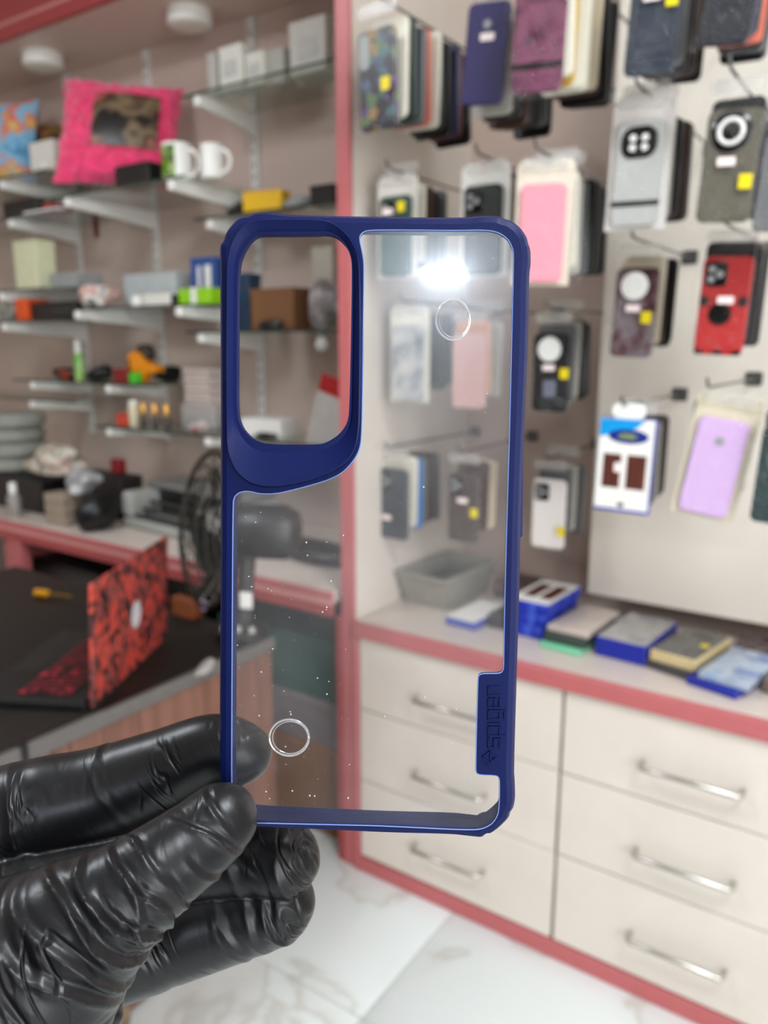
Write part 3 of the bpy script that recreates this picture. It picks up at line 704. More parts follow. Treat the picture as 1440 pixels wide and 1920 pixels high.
# local +x = blowing direction
M_FAN = mat('fan_dark', (24, 24, 24), .4); M_CAGE = mat('cage_wire', (70, 68, 62), .35, metal=.6)
G().slab(.115, .105, .03, .04, .008, 6, Matrix.Rotation(PI / 2, 4, 'X'), (0, .0152, 0)).build('base', M_FAN, fan)
for i in range(3): G().lathe([(.008, 0), (.008, .010), (.006, .012)], 16, Matrix.Translation((-.036 + .034 * i, .036, .0295))).build('button', mat('button_grey', (190, 186, 180), .3), fan)
G().tube([(0, 0, .029), (-.01, 0, .10), (-.02, 0, .225)], [.026, .019, .022], 16).build('neck', mat('neck_grey', (52, 52, 50), .4), fan)
G().bbox(-.034, -.004, .0165, .026, .082, .122, .003).build('switch_plate', M_WHITE, fan)
hubz = .265; R_ = .18
G().lathe([(.02, -.03), (.05, -.025), (.064, 0), (.064, .10), (.05, .125), (.012, .132)], 28, Matrix.Translation((-.015, 0, hubz)) @ Matrix.Rotation(-PI / 2, 4, 'Y')).build('motor_housing', M_FAN, fan)
for nm, sx in (('front_grille', .105), ('rear_grille', .02)):
    g = G()
    for q in range(1, 7):
        rr_ = R_ * q / 6; xx = .062 + (sx - .062) * (1 - (q / 6) ** 3)
        g.tube([(xx, rr_ * math.cos(a), hubz + rr_ * math.sin(a)) for a in [i / 40 * 2 * PI for i in range(40)]], .0022 if q < 6 else .005, 6, True)
    for k in range(20):
        a = k / 20 * 2 * PI
        g.tube([(.062 + (sx - .062) * (1 - (q / 6) ** 3), R_ * q / 6 * math.cos(a), hubz + R_ * q / 6 * math.sin(a)) for q in range(1, 7)], .0016, 5)
    g.build(nm, M_CAGE, fan)
for k in range(4):
    a0 = k * PI / 2; g = G(); n = 8
    for i in range(n + 1):
        for j in range(5):
            rr_ = .03 + (.145 - .03) * i / n; a = a0 + (j / 4 - .5) * (1.0 if i else .5)
            for s_ in (0, .002): g.v.append(Vector((.05 + (j / 4 - .5) * .03 + s_, rr_ * math.cos(a), hubz + rr_ * math.sin(a))))
    for i in range(n):
        for j in range(4):
            b = (i * 5 + j) * 2
            g.f.append((b, b + 2, b + 12, b + 10)); g.f.append((b + 1, b + 11, b + 13, b + 3))
    g.build('blade', mat('fan_blade', (40, 42, 40), .35), fan)

# wooden stool corner at the bottom
p = atz(246, 1888, .42)
st = thing('stool', 'brown wooden stool, only its corner showing below the gloved hand', 'stool', (p.x, p.y, 0), (0, 0, math.radians(0)))
M_STOOL = wood_mat('stool_wood', (112, 88, 62), (90, 68, 48), .5, (1, .1, 1))
mm = Matrix.Rotation(math.radians(-8), 4, 'Z')
G().bbox(-.30, 0, -.30, 0, .395, .42, .003, mm).build('seat', M_STOOL, st)
for a, b in ((-.02, -.02), (-.28, -.02), (-.28, -.28), (-.02, -.28)): G().bbox(a - .018, a + .018, b - .018, b + .018, 0, .3945, .003, mm).build('leg', M_STOOL, st)

# ================================================================== HANGING PHONE CASES
UC = {}
def ucache(key, fn):
    if key not in UC: UC[key] = fn().mesh(key)
    return UC[key]
CWD, CTH = .485, .065
def rivets(n, fx): pass
def lens(x, z, r, d=.012): return G().lathe([(r, 0), (r, d), (r * .96, d + .006)], 28, Matrix.Translation((x, -CTH / 2, z)) @ Matrix.Rotation(PI / 2, 4, 'X'))
def bag_mesh(seed):
    rnd = np.random.RandomState(seed); nx, nz = 12, 20; g = G()
    W_, H_ = .66, 1.36
    ph = rnd.rand(6) * 6.28
    for s_ in (-1, 1):
        for j in range(nz + 1):
            for i in range(nx + 1):
                u, q = i / nx * 2 - 1, j / nz
                e = max(0, 1 - u ** 6) * max(0, 1 - (2 * q - 1) ** 10) ** .5
                top = max(0, (q - .76) / .24)
                thick = (.050 * (1 - top * .8)) * e + .004
                wob = .012 * math.sin(5 * u + 7 * q + ph[0]) + .010 * math.sin(11 * q - 4 * u + ph[1]) + .02 * top * math.sin(9 * u + ph[2])
                x = u * W_ / 2 * (1 - .05 * top) + .012 * math.sin(9 * q + ph[3]) * abs(u)
                z = -.06 + q * H_ - .02 * abs(u) * top
                g.v.append(Vector((x, s_ * thick + wob + rnd.randn() * .004, z)))
    N = (nx + 1) * (nz + 1)
    for s_ in (0, 1):
        for j in range(nz):
            for i in range(nx):
                a = s_ * N + j * (nx + 1) + i; q = (a, a + 1, a + nx + 2, a + nx + 1)
                g.f.append(q if s_ == 0 else q[::-1])
    return g
M_LENS = mat('lens_black', (12, 12, 14), .15)
M_DISC = mat('white_disc', (238, 236, 230), .45)
M_HEAD = clear_mat('bag_header', (1, 1, 1), gloss=.05, rough=.12, haze=.30, haze_col=(.95, .93, .9))
def phone_case(label, P, h, yaw, roll, m, cam=None, price=None, yellow=None, bag=0, extra=None, group=None, pitch=0.0, name='phone_case', card=None):
    """a boxed-up phone case hanging on a hook; unit height 1 scaled by h, base at z 0, outer back towards -y"""
    t = thing(name, label, 'phone case', P, (pitch, roll, yaw), group, scale=h)
    sh = link('shell', ucache('shell', lambda: G().slab(CWD, 1, CTH, .07, .016, 5, c=(0, 0, .5))), m, t)
    y = -CTH / 2
    if cam == 'square':
        c = link('camera_frame', ucache('cam_sq', lambda: G().slab(.21, .25, .02, .04, .005, 4, c=(-.10, y - .006, .82))), M_LENS, t)
        for q, (a, b) in enumerate(((-.145, .87), (-.145, .77), (-.065, .82))): link('lens', ucache(f'lens{q}', lambda: lens(a, b, .035, .022)), M_GREYP, c)
    elif cam == 'big':
        c = link('camera_frame', ucache('cam_big', lambda: G().slab(.36, .30, .02, .12, .005, 6, c=(0, y - .006, .80))), M_LENS, t)
        for q, (a, b) in enumerate(((-.06, .84), (.06, .84), (-.06, .75), (.06, .75))): link('lens', ucache(f'lensb{q}', lambda: lens(a, b, .034, .022)), M_DISC, c)
    elif cam == 'disc':
        link('camera_disc', ucache('cam_disc', lambda: lens(-.02, .80, .155, .014)), M_DISC, t)
    elif cam == 'ring':
        c = link('camera_ring', ucache('cam_ringb', lambda: lens(-.02, .80, .185, .010)), M_LENS, t)
        link('camera_rim', ucache('cam_ring', lambda: G().tube([(-.02 + .105 * math.cos(a), y - .02, .80 + .105 * math.sin(a)) for a in [i / 28 * 2 * PI for i in range(28)]], .02, 8, True)), M_DISC, c)
    elif cam == 'strip':
        link('camera_window', ucache('cam_strip', lambda: G().slab(.13, .34, .014, .05, .004, 5, c=(-.15, y - .004, .79))), M_GREYP, t)
    elif cam == 'dot':
        link('fingerprint_ring', ucache('cam_dot', lambda: lens(0, .78, .045, .006)), M_GREYP, t)
    if extra == 'armour':
        for q, (a, b, cw, ch) in enumerate(((0, .45, .26, .36), (0, .18, .38, .05), (0, .10, .38, .03), (-.19, .5, .04, .7), (.19, .5, .04, .7))):
            link('armour_rib', ucache(f'rib{q}', lambda: G().slab(cw, ch, .016, .012, .004, 3, c=(a, y - .006, b))), m, sh)
    if extra == 'ringstand':
        link('ring_stand', ucache('rstand', lambda: lens(-.02, .42, .115, .012)), M_LENS, t)
        for q, (a, b) in enumerate(((-.19, .55), (.19, .55), (0, .03), (-.19, .03), (.19, .03))): link('bumper', ucache(f'bump{q}', lambda: G().slab(.085, .10 if b > .1 else .05, .02, .012, .004, 3, c=(a, y - .003, b))), M_BLACK, t)
    if extra == 'bar':
        link('cross_bar', ucache('xbar', lambda: G().slab(CWD + .01, .05, .016, .01, .004, 3, c=(0, y - .004, .22))), M_BLACK, t)
    if extra == 'badge':
        link('square_badge', ucache('badge', lambda: G().slab(.17, .22, .012, .03, .004, 3, c=(0, y - .004, .30))), mat('grey_badge', (110, 112, 128), .35), t)
    if price: link('price_label', ucache('price', lambda: G().slab(.16, .075, .004, .01, 0, 2)), M_PRICE, t, (price[0], y - .062 if bag else y - .004, price[1]))
    if yellow: link('yellow_label', ucache('yellow', lambda: G().slab(.115, .13, .004, .006, 0, 2)), M_YELLOW, t, (yellow[0], y - .060 if bag else y - .004, yellow[1]))
    if card:
        def cardg():
            g_ = G(); n_ = 8; L_ = []
            pts = [(-.31, -.03), (.31, -.03), (.31, 1.16)] + [(.31 - .09 + .09 * math.cos(a), 1.16 + .09 * math.sin(a)) for a in [k * PI / 16 for k in range(1, 9)]] + [(.07, 1.25), (.04, 1.19), (0, 1.175), (-.04, 1.19), (-.07, 1.25)] + [(-.31 + .09 + .09 * math.cos(a), 1.16 + .09 * math.sin(a)) for a in [PI / 2 + k * PI / 16 for k in range(0, 8)]] + [(-.31, 1.16)]
            g_.loft([[(x, CTH / 2 + .004, z) for x, z in pts], [(x, CTH / 2 + .022, z) for x, z in pts]])
            return g_
        link('backing_card', ucache('card', cardg), mat('card_%d_%d_%d' % card, card, .35), t)
    if bag:
        b = link('plastic_bag', ucache(f'bag{bag % 3}', lambda: bag_mesh(bag)), M_BAG, t)
        link('bag_header', ucache('bagh', lambda: G().slab(.50, .13, .006, .05, 0, 4, c=(0, 0, 1.20))), M_HEAD, b)
    return t
ORD = ['first', 'second', 'third', 'fourth', 'fifth', 'sixth', 'seventh', 'eighth', 'ninth', 'tenth', 'eleventh']
def cm(rgb, rough=.4): return mat('case_%d_%d_%d' % rgb, rgb, rough)
def hook_stack(short, label, rect, Y, wall, m, yaw=0, roll=0, behind=(), step=.024, hook=True, seed=0, pitch=0.0, **kw):
    """rect = (x centre, y top, y bottom) of the front case in the photograph; Y = how far the front case stands out"""
    rnd = random.Random(seed * 7 + 3)
    cx, y0, y1 = rect
    P = at(cx, (y0 + y1) / 2, Y); h = (y1 - y0) * depth_of(P) / FPX
    zb = P.z - h / 2
    hz = zb + h * (1.24 if kw.get('bag') else 1.06)
    phone_case(label, (P.x, Y, zb), h, math.radians(yaw), math.radians(roll), m, pitch=math.radians(pitch), **kw)
    yy = Y
    for i, (cname, rgb, opt) in enumerate(behind):
        yy += max(step, h * .155) + (.006 if i == 0 else 0)
        hh = h * (1 + rnd.uniform(-.03, .03))
        phone_case(f'{cname} phone case hanging {ORD[i]} behind the {short}', (P.x + rnd.uniform(-.004, .006) + opt.get('dx', 0), yy, hz - hh * 1.06 - opt.get('drop', 0) - rnd.uniform(0, .012)), hh,
                   math.radians(yaw * .5 + rnd.uniform(-4, 4)), math.radians(roll * .3 + rnd.uniform(-2, 2)), cm(rgb), pitch=math.radians(pitch), bag=opt.get('bag', 0), group='phone cases queued on the wall hooks', cam=opt.get('cam'))
    if hook:
        t = thing('display_hook', f'steel wire hook carrying the {short}', 'hook', (P.x, wall, hz + .012), group='display hooks')
        L = wall - Y + .02
        G().tube([(0, -.001, 0), (0, -L, 0), (0, -L - .012, .004), (0, -L - .02, .016)], .0028, 8).build('wire', M_STEEL, t)
        G().slab(.035, .03, .004, .005, .001, 3, c=(0, -.0025, 0)).build('back_plate', M_STEEL, t)
BK = ('black', (18, 18, 20), {}); CL = ('pale clear', (176, 172, 162), {'bag': 1}); WH = ('off-white', (226, 220, 202), {})
NV = ('navy', (26, 30, 66), {}); GR = ('grey', (96, 98, 100), {}); CO = ('coral orange', (206, 104, 84), {}); DG = ('dark green', (24, 46, 38), {})
YE = ('mustard', (190, 150, 40), {}); BR = ('brown', (70, 46, 38), {}); BE = ('beige', (204, 188, 160), {})
GB = 'front phone cases on the wall hooks'
M_CAMO = ramp_mat('colour_camo', [(34, 30, 38), (78, 52, 100), (32, 30, 38), (80, 100, 62), (56, 74, 94), (130, 100, 46), (38, 32, 42), (62, 98, 92)], 9, 'voronoi', .35, constant=True)
hook_stack('colourful patterned case', 'colourful camouflage patterned phone case with black camera strip', (712, 63, 237), 1.42, YB, M_CAMO, 0, -2, [WH, DG, GR, CO, WH, BK, BK, NV, ('maroon', (80, 30, 40), {}), BK], seed=1, cam='strip', yellow=(.15, .42), bag=4, group=GB)
hook_stack('purple-navy case', 'purple navy plain phone case with one small white label, leaning', (905, 16, 190), 1.38, YB, cm((42, 34, 84), .45), 6, 4.5, [CL, BK, BK, BR, BK, BK, GR, BK], seed=2, cam='dot', price=(.01, .66), group=GB)
hook_stack('large maroon case', 'large maroon phone case with dark smoky top at the upper edge', (1008, -40, 165), 1.30, YB, ramp_mat('maroon_glass', [(70, 30, 50), (104, 54, 78), (120, 66, 90), (60, 26, 44)], 3.0, rough=.25), 10, 2, [WH, YE, WH, WH, BE, BR, BK, BK], seed=3, price=(.06, .82), bag=5, extra='bar', group=GB)
hook_stack('slate armoured case', 'slate grey armoured phone case with yellow label at the top edge', (1222, -62, 132), 1.34, YP, cm((52, 58, 70), .35), 4, 3, [BK, GR, BK, BK, BR, BK], seed=4, price=(-.02, .66), yellow=(.17, .62), extra='armour', bag=6, group=GB)
hook_stack('black case tilted by its neighbours', 'black phone case at the upper right seen from below with a coral one behind', (1362, -110, 76), 1.30, YP, cm((22, 24, 34), .3), 6, 5, [NV, BK, CO, BK, GR, BK], seed=5, pitch=-14, bag=7, group=GB)
hook_stack('green case over the blue frame', 'dark green phone case just above and behind the blue frame', (742, 372, 515), 1.55, YB, cm((20, 66, 58), .4), 0, 0, [CL, WH, BR, BK, GR, WH], seed=6, cam='square', price=(-.07, .80), bag=8, yellow=(.14, .85), group=GB, card=(222, 214, 204))
hook_stack('black case over the blue frame', 'black phone case above the blue frame, left of the pink one', (905, 352, 512), 1.50, YB, cm((20, 28, 26), .4), 2, 0, [WH, BR, BK, BK, GR], seed=7, cam='square', bag=9, group=GB, card=(238, 234, 226))
hook_stack('pink case', 'pastel pink plain phone case in a clear bag beside the blue frame', (1013, 351, 526), 1.37, YB, cm((238, 150, 164), .4), 12, 1.5, [CL, WH, CL, GR, BK, BK, BK, BK], seed=8, bag=10, group=GB, card=(226, 214, 196))
hook_stack('clear case with four lens dots', 'clear phone case with dark camera block and four pale lens dots', (1193, 236, 420), 1.40, YP, cm((178, 178, 174), .2), 2, 1.5, [CL, CL, BK, BK, BR, BK], seed=9, cam='big', bag=11, extra='bar', group=GB, card=(228, 222, 216))
hook_stack('olive case with ring camera', 'olive grey phone case with a bright ring on its round camera', (1362, 214, 412), 1.36, YP, cm((92, 88, 76), .3), 4, 3, [BK, GR, BK, BK, BK], seed=10, cam='ring', price=(-.02, .53), yellow=(.17, .35), bag=12, group=GB)
hook_stack('grey case at the right edge', 'grey phone case cut off by the right picture edge below the olive one', (1462, 260, 430), 1.40, YP, cm((110, 110, 112), .3), 4, 3, [BK, GR], seed=11, bag=13, group=GB)
hook_stack('white case behind the clear back', 'white and cream phone case seen through the clear back', (765, 612, 750), 1.62, YB, ramp_mat('white_grey_case', [(206, 200, 190), (170, 172, 172), (90, 100, 104)], 3.2, rough=.4), 0, 0, [WH, DG, GR, GR, GR], seed=12, group=GB, bag=14, card=(226, 220, 204))
hook_stack('blush case behind the clear back', 'blush pink phone case seen through the clear back', (880, 625, 765), 1.60, YB, cm((206, 164, 158), .4), 2, 0, [('peach', (226, 170, 140), {}), CL, GR], seed=13, group=GB, bag=15)
hook_stack('black case with white disc', 'black phone case with round white disc and grey badge beside the blue frame', (1033, 627, 772), 1.62, YB, cm((20, 20, 22), .3), 2, 0, [GR, CL, BK, BK, BK], seed=14, cam='disc', price=(.0, .57), yellow=(.21, .50), extra='badge', bag=16, group=GB)
hook_stack('wine case with white disc', 'dark wine phone case with white camera disc and yellow label', (1187, 506, 668), 1.52, YP, ramp_mat('wine_glass', [(48, 26, 30), (80, 46, 52), (120, 110, 114), (60, 30, 36)], 2.4, rough=.2, stretch=(1, 1, 1), rot=(0, .7, 0)), 2, 2, [BE, WH, BR, BK, BK], seed=15, cam='disc', price=(.0, .55), yellow=(.16, .45), bag=17, group=GB)
hook_stack('red armoured case', 'red armoured phone case with black round ring stand', (1352, 485, 664), 1.48, YP, cm((174, 30, 30), .4), 2, 2.5, [BK, BK, BR, BK, BK], seed=16, cam='square', price=(.03, .56), extra='ringstand', bag=18, group=GB)
hook_stack('dark case with blue edge', 'dark phone case with pale camera patch hanging low behind the clear back', (738, 878, 1012), 1.66, YB, cm((42, 52, 60), .4), 0, 0, [WH, ('bright blue', (30, 120, 190), {}), GR, BR, GR], seed=17, cam='square', price=(-.06, .32), group=GB, bag=19)
hook_stack('brown case low behind the clear back', 'brown phone case with yellow label hanging low behind the clear back', (870, 886, 1018), 1.70, YB, cm((72, 58, 54), .4), 2, 0, [BR, BE, BE], seed=18, price=(.02, .62), yellow=(.2, .46), cam='square', group=GB, bag=20)
hook_stack('white case with black camera', 'white phone case with black square camera beside the lower blue frame', (1029, 898, 1029), 1.78, YB, cm((226, 218, 212), .35), 2, 0, [GR, CL, BK, GR], seed=19, cam='square', yellow=(.22, .28), bag=21, group=GB)
hook_stack('lilac case', 'lilac plain phone case hanging at a slant', (1322, 783, 966), 1.50, YP, cm((204, 170, 214), .35), 6, 9, [BK, GR, BE, BR], seed=20, bag=22, group=GB, cam='dot', card=(214, 204, 178))
hook_stack('green-black case at the right edge', 'dark teal phone case cut off by the right picture edge beside the lilac one', (1462, 800, 985), 1.48, YP, cm((40, 58, 58), .25), 4, 3, [BK, GR], seed=21, bag=23, group=GB)
# blue and white flip-cover retail box
def flip_box(label, loc, rot, w, h, d, group=None, flat=False, top_m=None, side_m=None):
    t = thing('retail_box', label, 'box', loc, rot, group)
    body = G().bbox(-w / 2, w / 2, -d / 2, d / 2, 0, h, .001).build('carton', side_m or mat('retail_blue', (24, 48, 168), .35), t)
    y = -d / 2
    G().box(-w / 2 + .001, w / 2 - .001, y - .0006, y - .0001, .006, h - .001).build('front_print', M_PAPER, body)
    return t, body, y
P = at(1170, 872, 1.52); hb = 176 * depth_of(P) / FPX
t, body, y = flip_box('white and blue retail box with two brown flip covers printed on it', (P.x, 1.52, P.z - hb / 2), (0, math.radians(1.5), math.radians(4)), .105, hb, .022)
g = G(); y -= .001
g.add([(-.051, y, hb - .002), (.034, y, hb - .002), (.018, y, hb - .018), (-.051, y, hb - .038)], [(0, 3, 2, 1)]); g.build('sky_blue_corner', mat('sky_blue_print', (0, 148, 216), .4), body)
G().lathe([(.038, 0), (.038, .0006)], 32, Matrix.Translation((.004, y - .0002, hb - .034)) @ Matrix.Rotation(PI / 2, 4, 'X') @ Matrix.Diagonal((1, .36, 1, 1))).build('oval_badge', mat('oval_navy', (14, 40, 130), .4), body)
G().lathe([(.018, 0), (.018, .0006)], 24, Matrix.Translation((.003, y - .0009, hb - .034)) @ Matrix.Rotation(PI / 2, 4, 'X') @ Matrix.Diagonal((1, .36, 1, 1))).build('oval_print', ramp_mat('olive_print', [(30, 60, 120), (150, 160, 60), (40, 70, 110)], 160), body)
for x0, x1 in ((-.040, -.006), (.006, .042)): G().box(x0, x1, y - .0006, y, hb * .26, hb * .62).build('flip_cover_print', wood_mat('brown_flip', (96, 44, 30), (70, 30, 22), .4), body)
G().box(-.018, .004, y - .0009, y - .0004, hb * .43, hb * .53).build('price_label', M_PRICE, body)
G().box(-.006, .006, y - .0006, y, hb * .06, hb * .10).build('small_mark', M_BLACK, body)
G().slab(.062, .03, .003, .012, 0, 4, c=(0, -.008, hb + .014)).build('hang_tab', M_WHITE, body)
for i in range(5):
    phone_case(f'{["grey", "black", "pale clear", "black", "brown"][i]} phone case hanging {ORD[i]} behind the white and blue retail box', (P.x + .004, 1.552 + .026 * i, P.z - hb / 2 + .004 * i), hb * .9, math.radians(3 - i), 0, cm([(150, 148, 142), (18, 18, 20), (176, 172, 162), (18, 18, 20), (70, 46, 38)][i]), bag=[3, 0, 1, 0, 0][i], group='phone cases queued on the wall hooks')
t = thing('display_hook', 'steel wire hook carrying the white and blue retail box', 'hook', (P.x, YP, P.z + hb / 2 + .026), group='display hooks')
G().tube([(0, -.001, 0), (0, -.40, 0), (0, -.412, .004), (0, -.42, .016)], .0028, 8).build('wire', M_STEEL, t)
G().slab(.035, .03, .004, .005, .001, 3, c=(0, -.0025, 0)).build('back_plate', M_STEEL, t)

# ================================================================== THINGS ON THE WORKTOP
WZ = 0.7125
def lying_box(name, label, X, Y, z, w, d, h, rz, m, top=None, top2=None, bag=None, yellow=None, group='packs lying on the worktop'):
    t = thing(name, label, 'box', (X, Y, z), (0, 0, math.radians(rz)), group)
    b = G().bbox(-w / 2, w / 2, -d / 2, d / 2, 0, h, .002).build('carton', m, t)
    if top: G().box(-w / 2 + .002, w / 2 - .002, -d / 2 + .002, d / 2 - .002, h + .0001, h + .0006).build('top_print', top, b)
    if top2:
        for s_ in (-1, 1): G().box(s_ * w * .21 - w * .15, s_ * w * .21 + w * .15, -d * .28, d * .3, h + .0007, h + .0011).build('flip_cover_print', top2, b)
    if yellow: G().slab(.02, .02, .001, .009, 0, 5, Matrix.Translation((w * .3, 0, h + .001)) @ Matrix.Rotation(PI / 2, 4, 'X')).build('yellow_label', M_YELLOW, b)
    if bag: G().bbox(-w / 2 - .008, w / 2 + .008, -d / 2 - .012, d / 2 + .01, 0.0, h + .006, .006).build('plastic_bag', M_BAG, b)
    return t
BLUE = ramp_mat('blue_star_card', [(20, 44, 170), (16, 36, 140), (24, 50, 180), (60, 90, 190)], 40, rough=.35)
BLUE2 = mat('navy_blue_card', (18, 38, 150), .35)
p = atz(1025, 1190, WZ)
lying_box('retail_box', 'blue flip-cover box at the bottom of the pile beside the frame', -.735, 1.765, WZ, .105, .19, .030, -4, BLUE)
lying_box('retail_box', 'blue flip-cover box in the middle of the pile beside the frame', -.735, 1.77, WZ + .0305, .105, .19, .030, 0, BLUE)
lying_box('retail_box', 'blue box with two brown covers on its white top, topmost of the pile', -.73, 1.77, WZ + .061, .105, .19, .026, -2, BLUE, M_PAPER, wood_mat('brown_flip', (96, 44, 30), (70, 30, 22)))
lying_box('case_pack', 'flat mint green pack between the blue pile and the big blue box', -.625, 1.72, WZ, .10, .19, .012, -5, mat('mint_card', (120, 200, 160), .4))
lying_box('case_pack', 'dark green pack lying under the pinkish grey one', -.622, 1.735, WZ + .0125, .10, .19, .022, -3, mat('dark_green_card', (54, 66, 58), .4))
lying_box('case_pack', 'pinkish grey pack on top, left of the big blue box', -.62, 1.745, WZ + .035, .10, .19, .014, -3, mat('pink_grey_card', (190, 176, 166), .4))
lying_box('retail_box', 'big blue box with grey printed top in the middle of the worktop', -.495, 1.755, WZ, .115, .205, .045, -4, BLUE2, ramp_mat('grey_top_print', [(150, 150, 150), (176, 172, 166), (132, 134, 138)], 18, rough=.3))
lying_box('case_pack', 'dark pack under the cream edged pack', -.375, 1.73, WZ, .10, .19, .016, -14, mat('charcoal_card', (60, 60, 62), .3))
lying_box('case_pack', 'cream edged pack with dark top and a yellow spot', -.372, 1.74, WZ + .0165, .10, .19, .026, -10, mat('cream_pack', (206, 186, 140), .4), ramp_mat('dark_pack_top', [(66, 66, 62), (96, 96, 92), (54, 50, 44)], 20, rough=.2), yellow=True)
lying_box('case_pack', 'navy pack lowest at the right end of the visible worktop', -.275, 1.69, WZ, .105, .19, .016, -14, BLUE2)
lying_box('case_pack', 'pale blue glossy pack on the navy one', -.262, 1.70, WZ + .0165, .10, .19, .016, -10, ramp_mat('ice_blue_pack', [(140, 166, 196), (176, 186, 196), (96, 120, 170)], 16, rough=.2))
lying_box('case_pack', 'dark glossy pack behind the pale blue one', -.235, 1.86, WZ, .13, .10, .03, 6, ramp_mat('dark_gloss', [(60, 56, 56), (110, 100, 96), (80, 40, 50), (50, 50, 54)], 24, rough=.2))
lying_box('case_pack', 'olive grey pack at the right picture edge', -.15, 1.74, WZ, .10, .19, .03, -8, mat('olive_grey_card', (104, 94, 82), .4))
# grey tray and packs behind the clear back
t = thing('storage_tray', 'grey plastic tray standing on the worktop behind the clear back', 'tray', (-1.045, 1.83, WZ), (0, 0, math.radians(-4)))
g = G(); w0, d0, w1, d1, hh = .065, .10, .078, .125, .085
def rect(a, b, z): return [(-a, -b, z), (a, -b, z), (a, b, z), (-a, b, z)]
g.loft([rect(w0, d0, 0), rect(w1, d1, hh), rect(w1 + .008, d1 + .008, hh), rect(w1 + .008, d1 + .008, hh + .006), rect(w1 - .004, d1 - .004, hh + .006), rect(w0 - .004, d0 - .004, .004)])
g.build('bin', mat('tray_grey', (146, 144, 132), .45), t)
G().bbox(-.055, .055, -.09, .08, .005, .055, .006).build('contents', ramp_mat('tray_contents', [(60, 60, 56), (96, 92, 86), (44, 44, 42)], 30), t)
lying_box('case_pack', 'blue and white flat pack seen low through the clear back', -.892, 1.72, WZ, .085, .17, .02, -3, mat('hazy_blue_card', (70, 84, 170), .4), M_PAPER)
lying_box('case_pack', 'brown flat pack leaning behind the blue and white one', -.88, 1.95, WZ, .11, .1, .05, -6, ramp_mat('brown_pack', [(120, 90, 88), (90, 72, 70), (150, 120, 116)], 20))
lying_box('case_pack', 'dark grey pack between the tray and the flat packs', -.818, 1.76, WZ, .045, .16, .035, -2, mat('charcoal_card', (60, 60, 62)))

# ================================================================== HELD PHONE CASE
POSE = (0.0760762, -0.07779349, -0.01843589, -0.00424474, -0.00577804, -0.21103643)
rv = Vector(POSE[:3])
RC = Matrix.Rotation(rv.length, 4, rv.normalized())
MC = Matrix.Translation(POSE[3:]) @ RC
M_CASE = cam_ob.matrix_world @ MC         # case frame: x right, y up, z out of its back, metres
Pc = M_CASE.translation; Nc = (M_CASE.to_3x3() @ Vector((0, 0, 1))).normalized()
M_CASE_I = M_CASE.inverted()
def cl(x, y, z=0.0):
    """a point of the case's back plane (height z above it), read off the photograph"""
    d = ray(x, y); o = Pc + Nc * z
    t_ = (o - CAMP).dot(Nc) / d.dot(Nc)
    return M_CASE_I @ (CAMP + d * t_)
def case_depth(x, y):
    d = ray(x, y); return (Pc - CAMP).dot(Nc) / d.dot(Nc)
OUT = [(407.5, 480), (406.6, 456), (415, 445), (416, 438), (423, 424), (439, 406), (450, 401), (463, 400), (472, 394), (500, 392), (536, 398), (640, 400), (780, 402), (876, 402.6), (903, 398.7), (935, 399.6), (944, 404), (960, 408), (977, 421), (990, 440), (992, 452), (996.5, 462), (997.5, 489), (994, 513), (992.5, 622), (987.5, 742), (983, 840), (978.5, 954), (975, 1132), (970, 1284), (965, 1456), (967, 1476), (967.5, 1504), (964, 1523), (958, 1530), (956, 1540), (941, 1556), (922, 1571), (912, 1571), (905, 1578.5), (881, 1576), (846, 1572), (720, 1569), (600, 1563), (484, 1558), (430, 1552), (416, 1541), (409, 1520), (407, 1440), (408, 1200), (409, 1009), (409, 760)]
WIN = [(673, 445), (679, 436), (691, 431), (776, 431), (851, 432), (912, 431), (936, 436), (954, 449.5), (962, 467.6), (963, 483), (960, 622), (955.7, 803), (951, 954), (946, 1146), (944.5, 1250), (943, 1258), (937, 1263), (905, 1263), (898, 1266), (896, 1272), (892, 1440), (893, 1449), (899, 1453), (929, 1454), (935, 1457), (937, 1466), (936, 1515), (932, 1532), (922, 1546), (901, 1556), (860, 1556), (720, 1549), (640, 1547), (484, 1543.5), (446, 1541), (436, 1533), (434, 1510), (434, 1432), (435, 1200), (436.5, 945), (439, 932), (447, 924), (458, 921), (470, 921.5), (487, 926), (517, 926), (560, 916), (610, 902), (640, 888), (660, 868), (673, 846), (678, 821), (680, 700), (681, 591), (682.5, 495), (679.5, 475)]
HOLE = [(490, 439), (593, 439), (611, 437), (630, 442), (648, 459), (657, 478), (660, 500), (658, 640), (655, 770), (651, 794), (636, 815), (612, 830), (594, 834), (497, 833), (472, 824), (452, 803), (443, 776), (444, 640), (445, 501), (453, 474), (466, 452), (478, 442)]
CREST = [(429, 520), (428, 820), (432, 852), (445, 882), (466, 902), (494, 911), (530, 910), (580, 899), (622, 884), (649, 866), (664, 846), (671, 820), (674, 780), (675, 600), (674.5, 500), (668, 471), (652, 443), (628, 423), (603, 415), (490, 415), (468, 421), (449, 438), (435, 466), (430, 495)]
def chaikin(L, k=2):
    for _ in range(k):
        N = []
        for i in range(len(L)):
            a, b = L[i], L[(i + 1) % len(L)]
            N.append((a[0] * .78 + b[0] * .22, a[1] * .78 + b[1] * .22)); N.append((a[0] * .22 + b[0] * .78, a[1] * .22 + b[1] * .78))
        L = N
    return L
def to2(L): return [Vector((cl(*p).x, cl(*p).y)) for p in L]
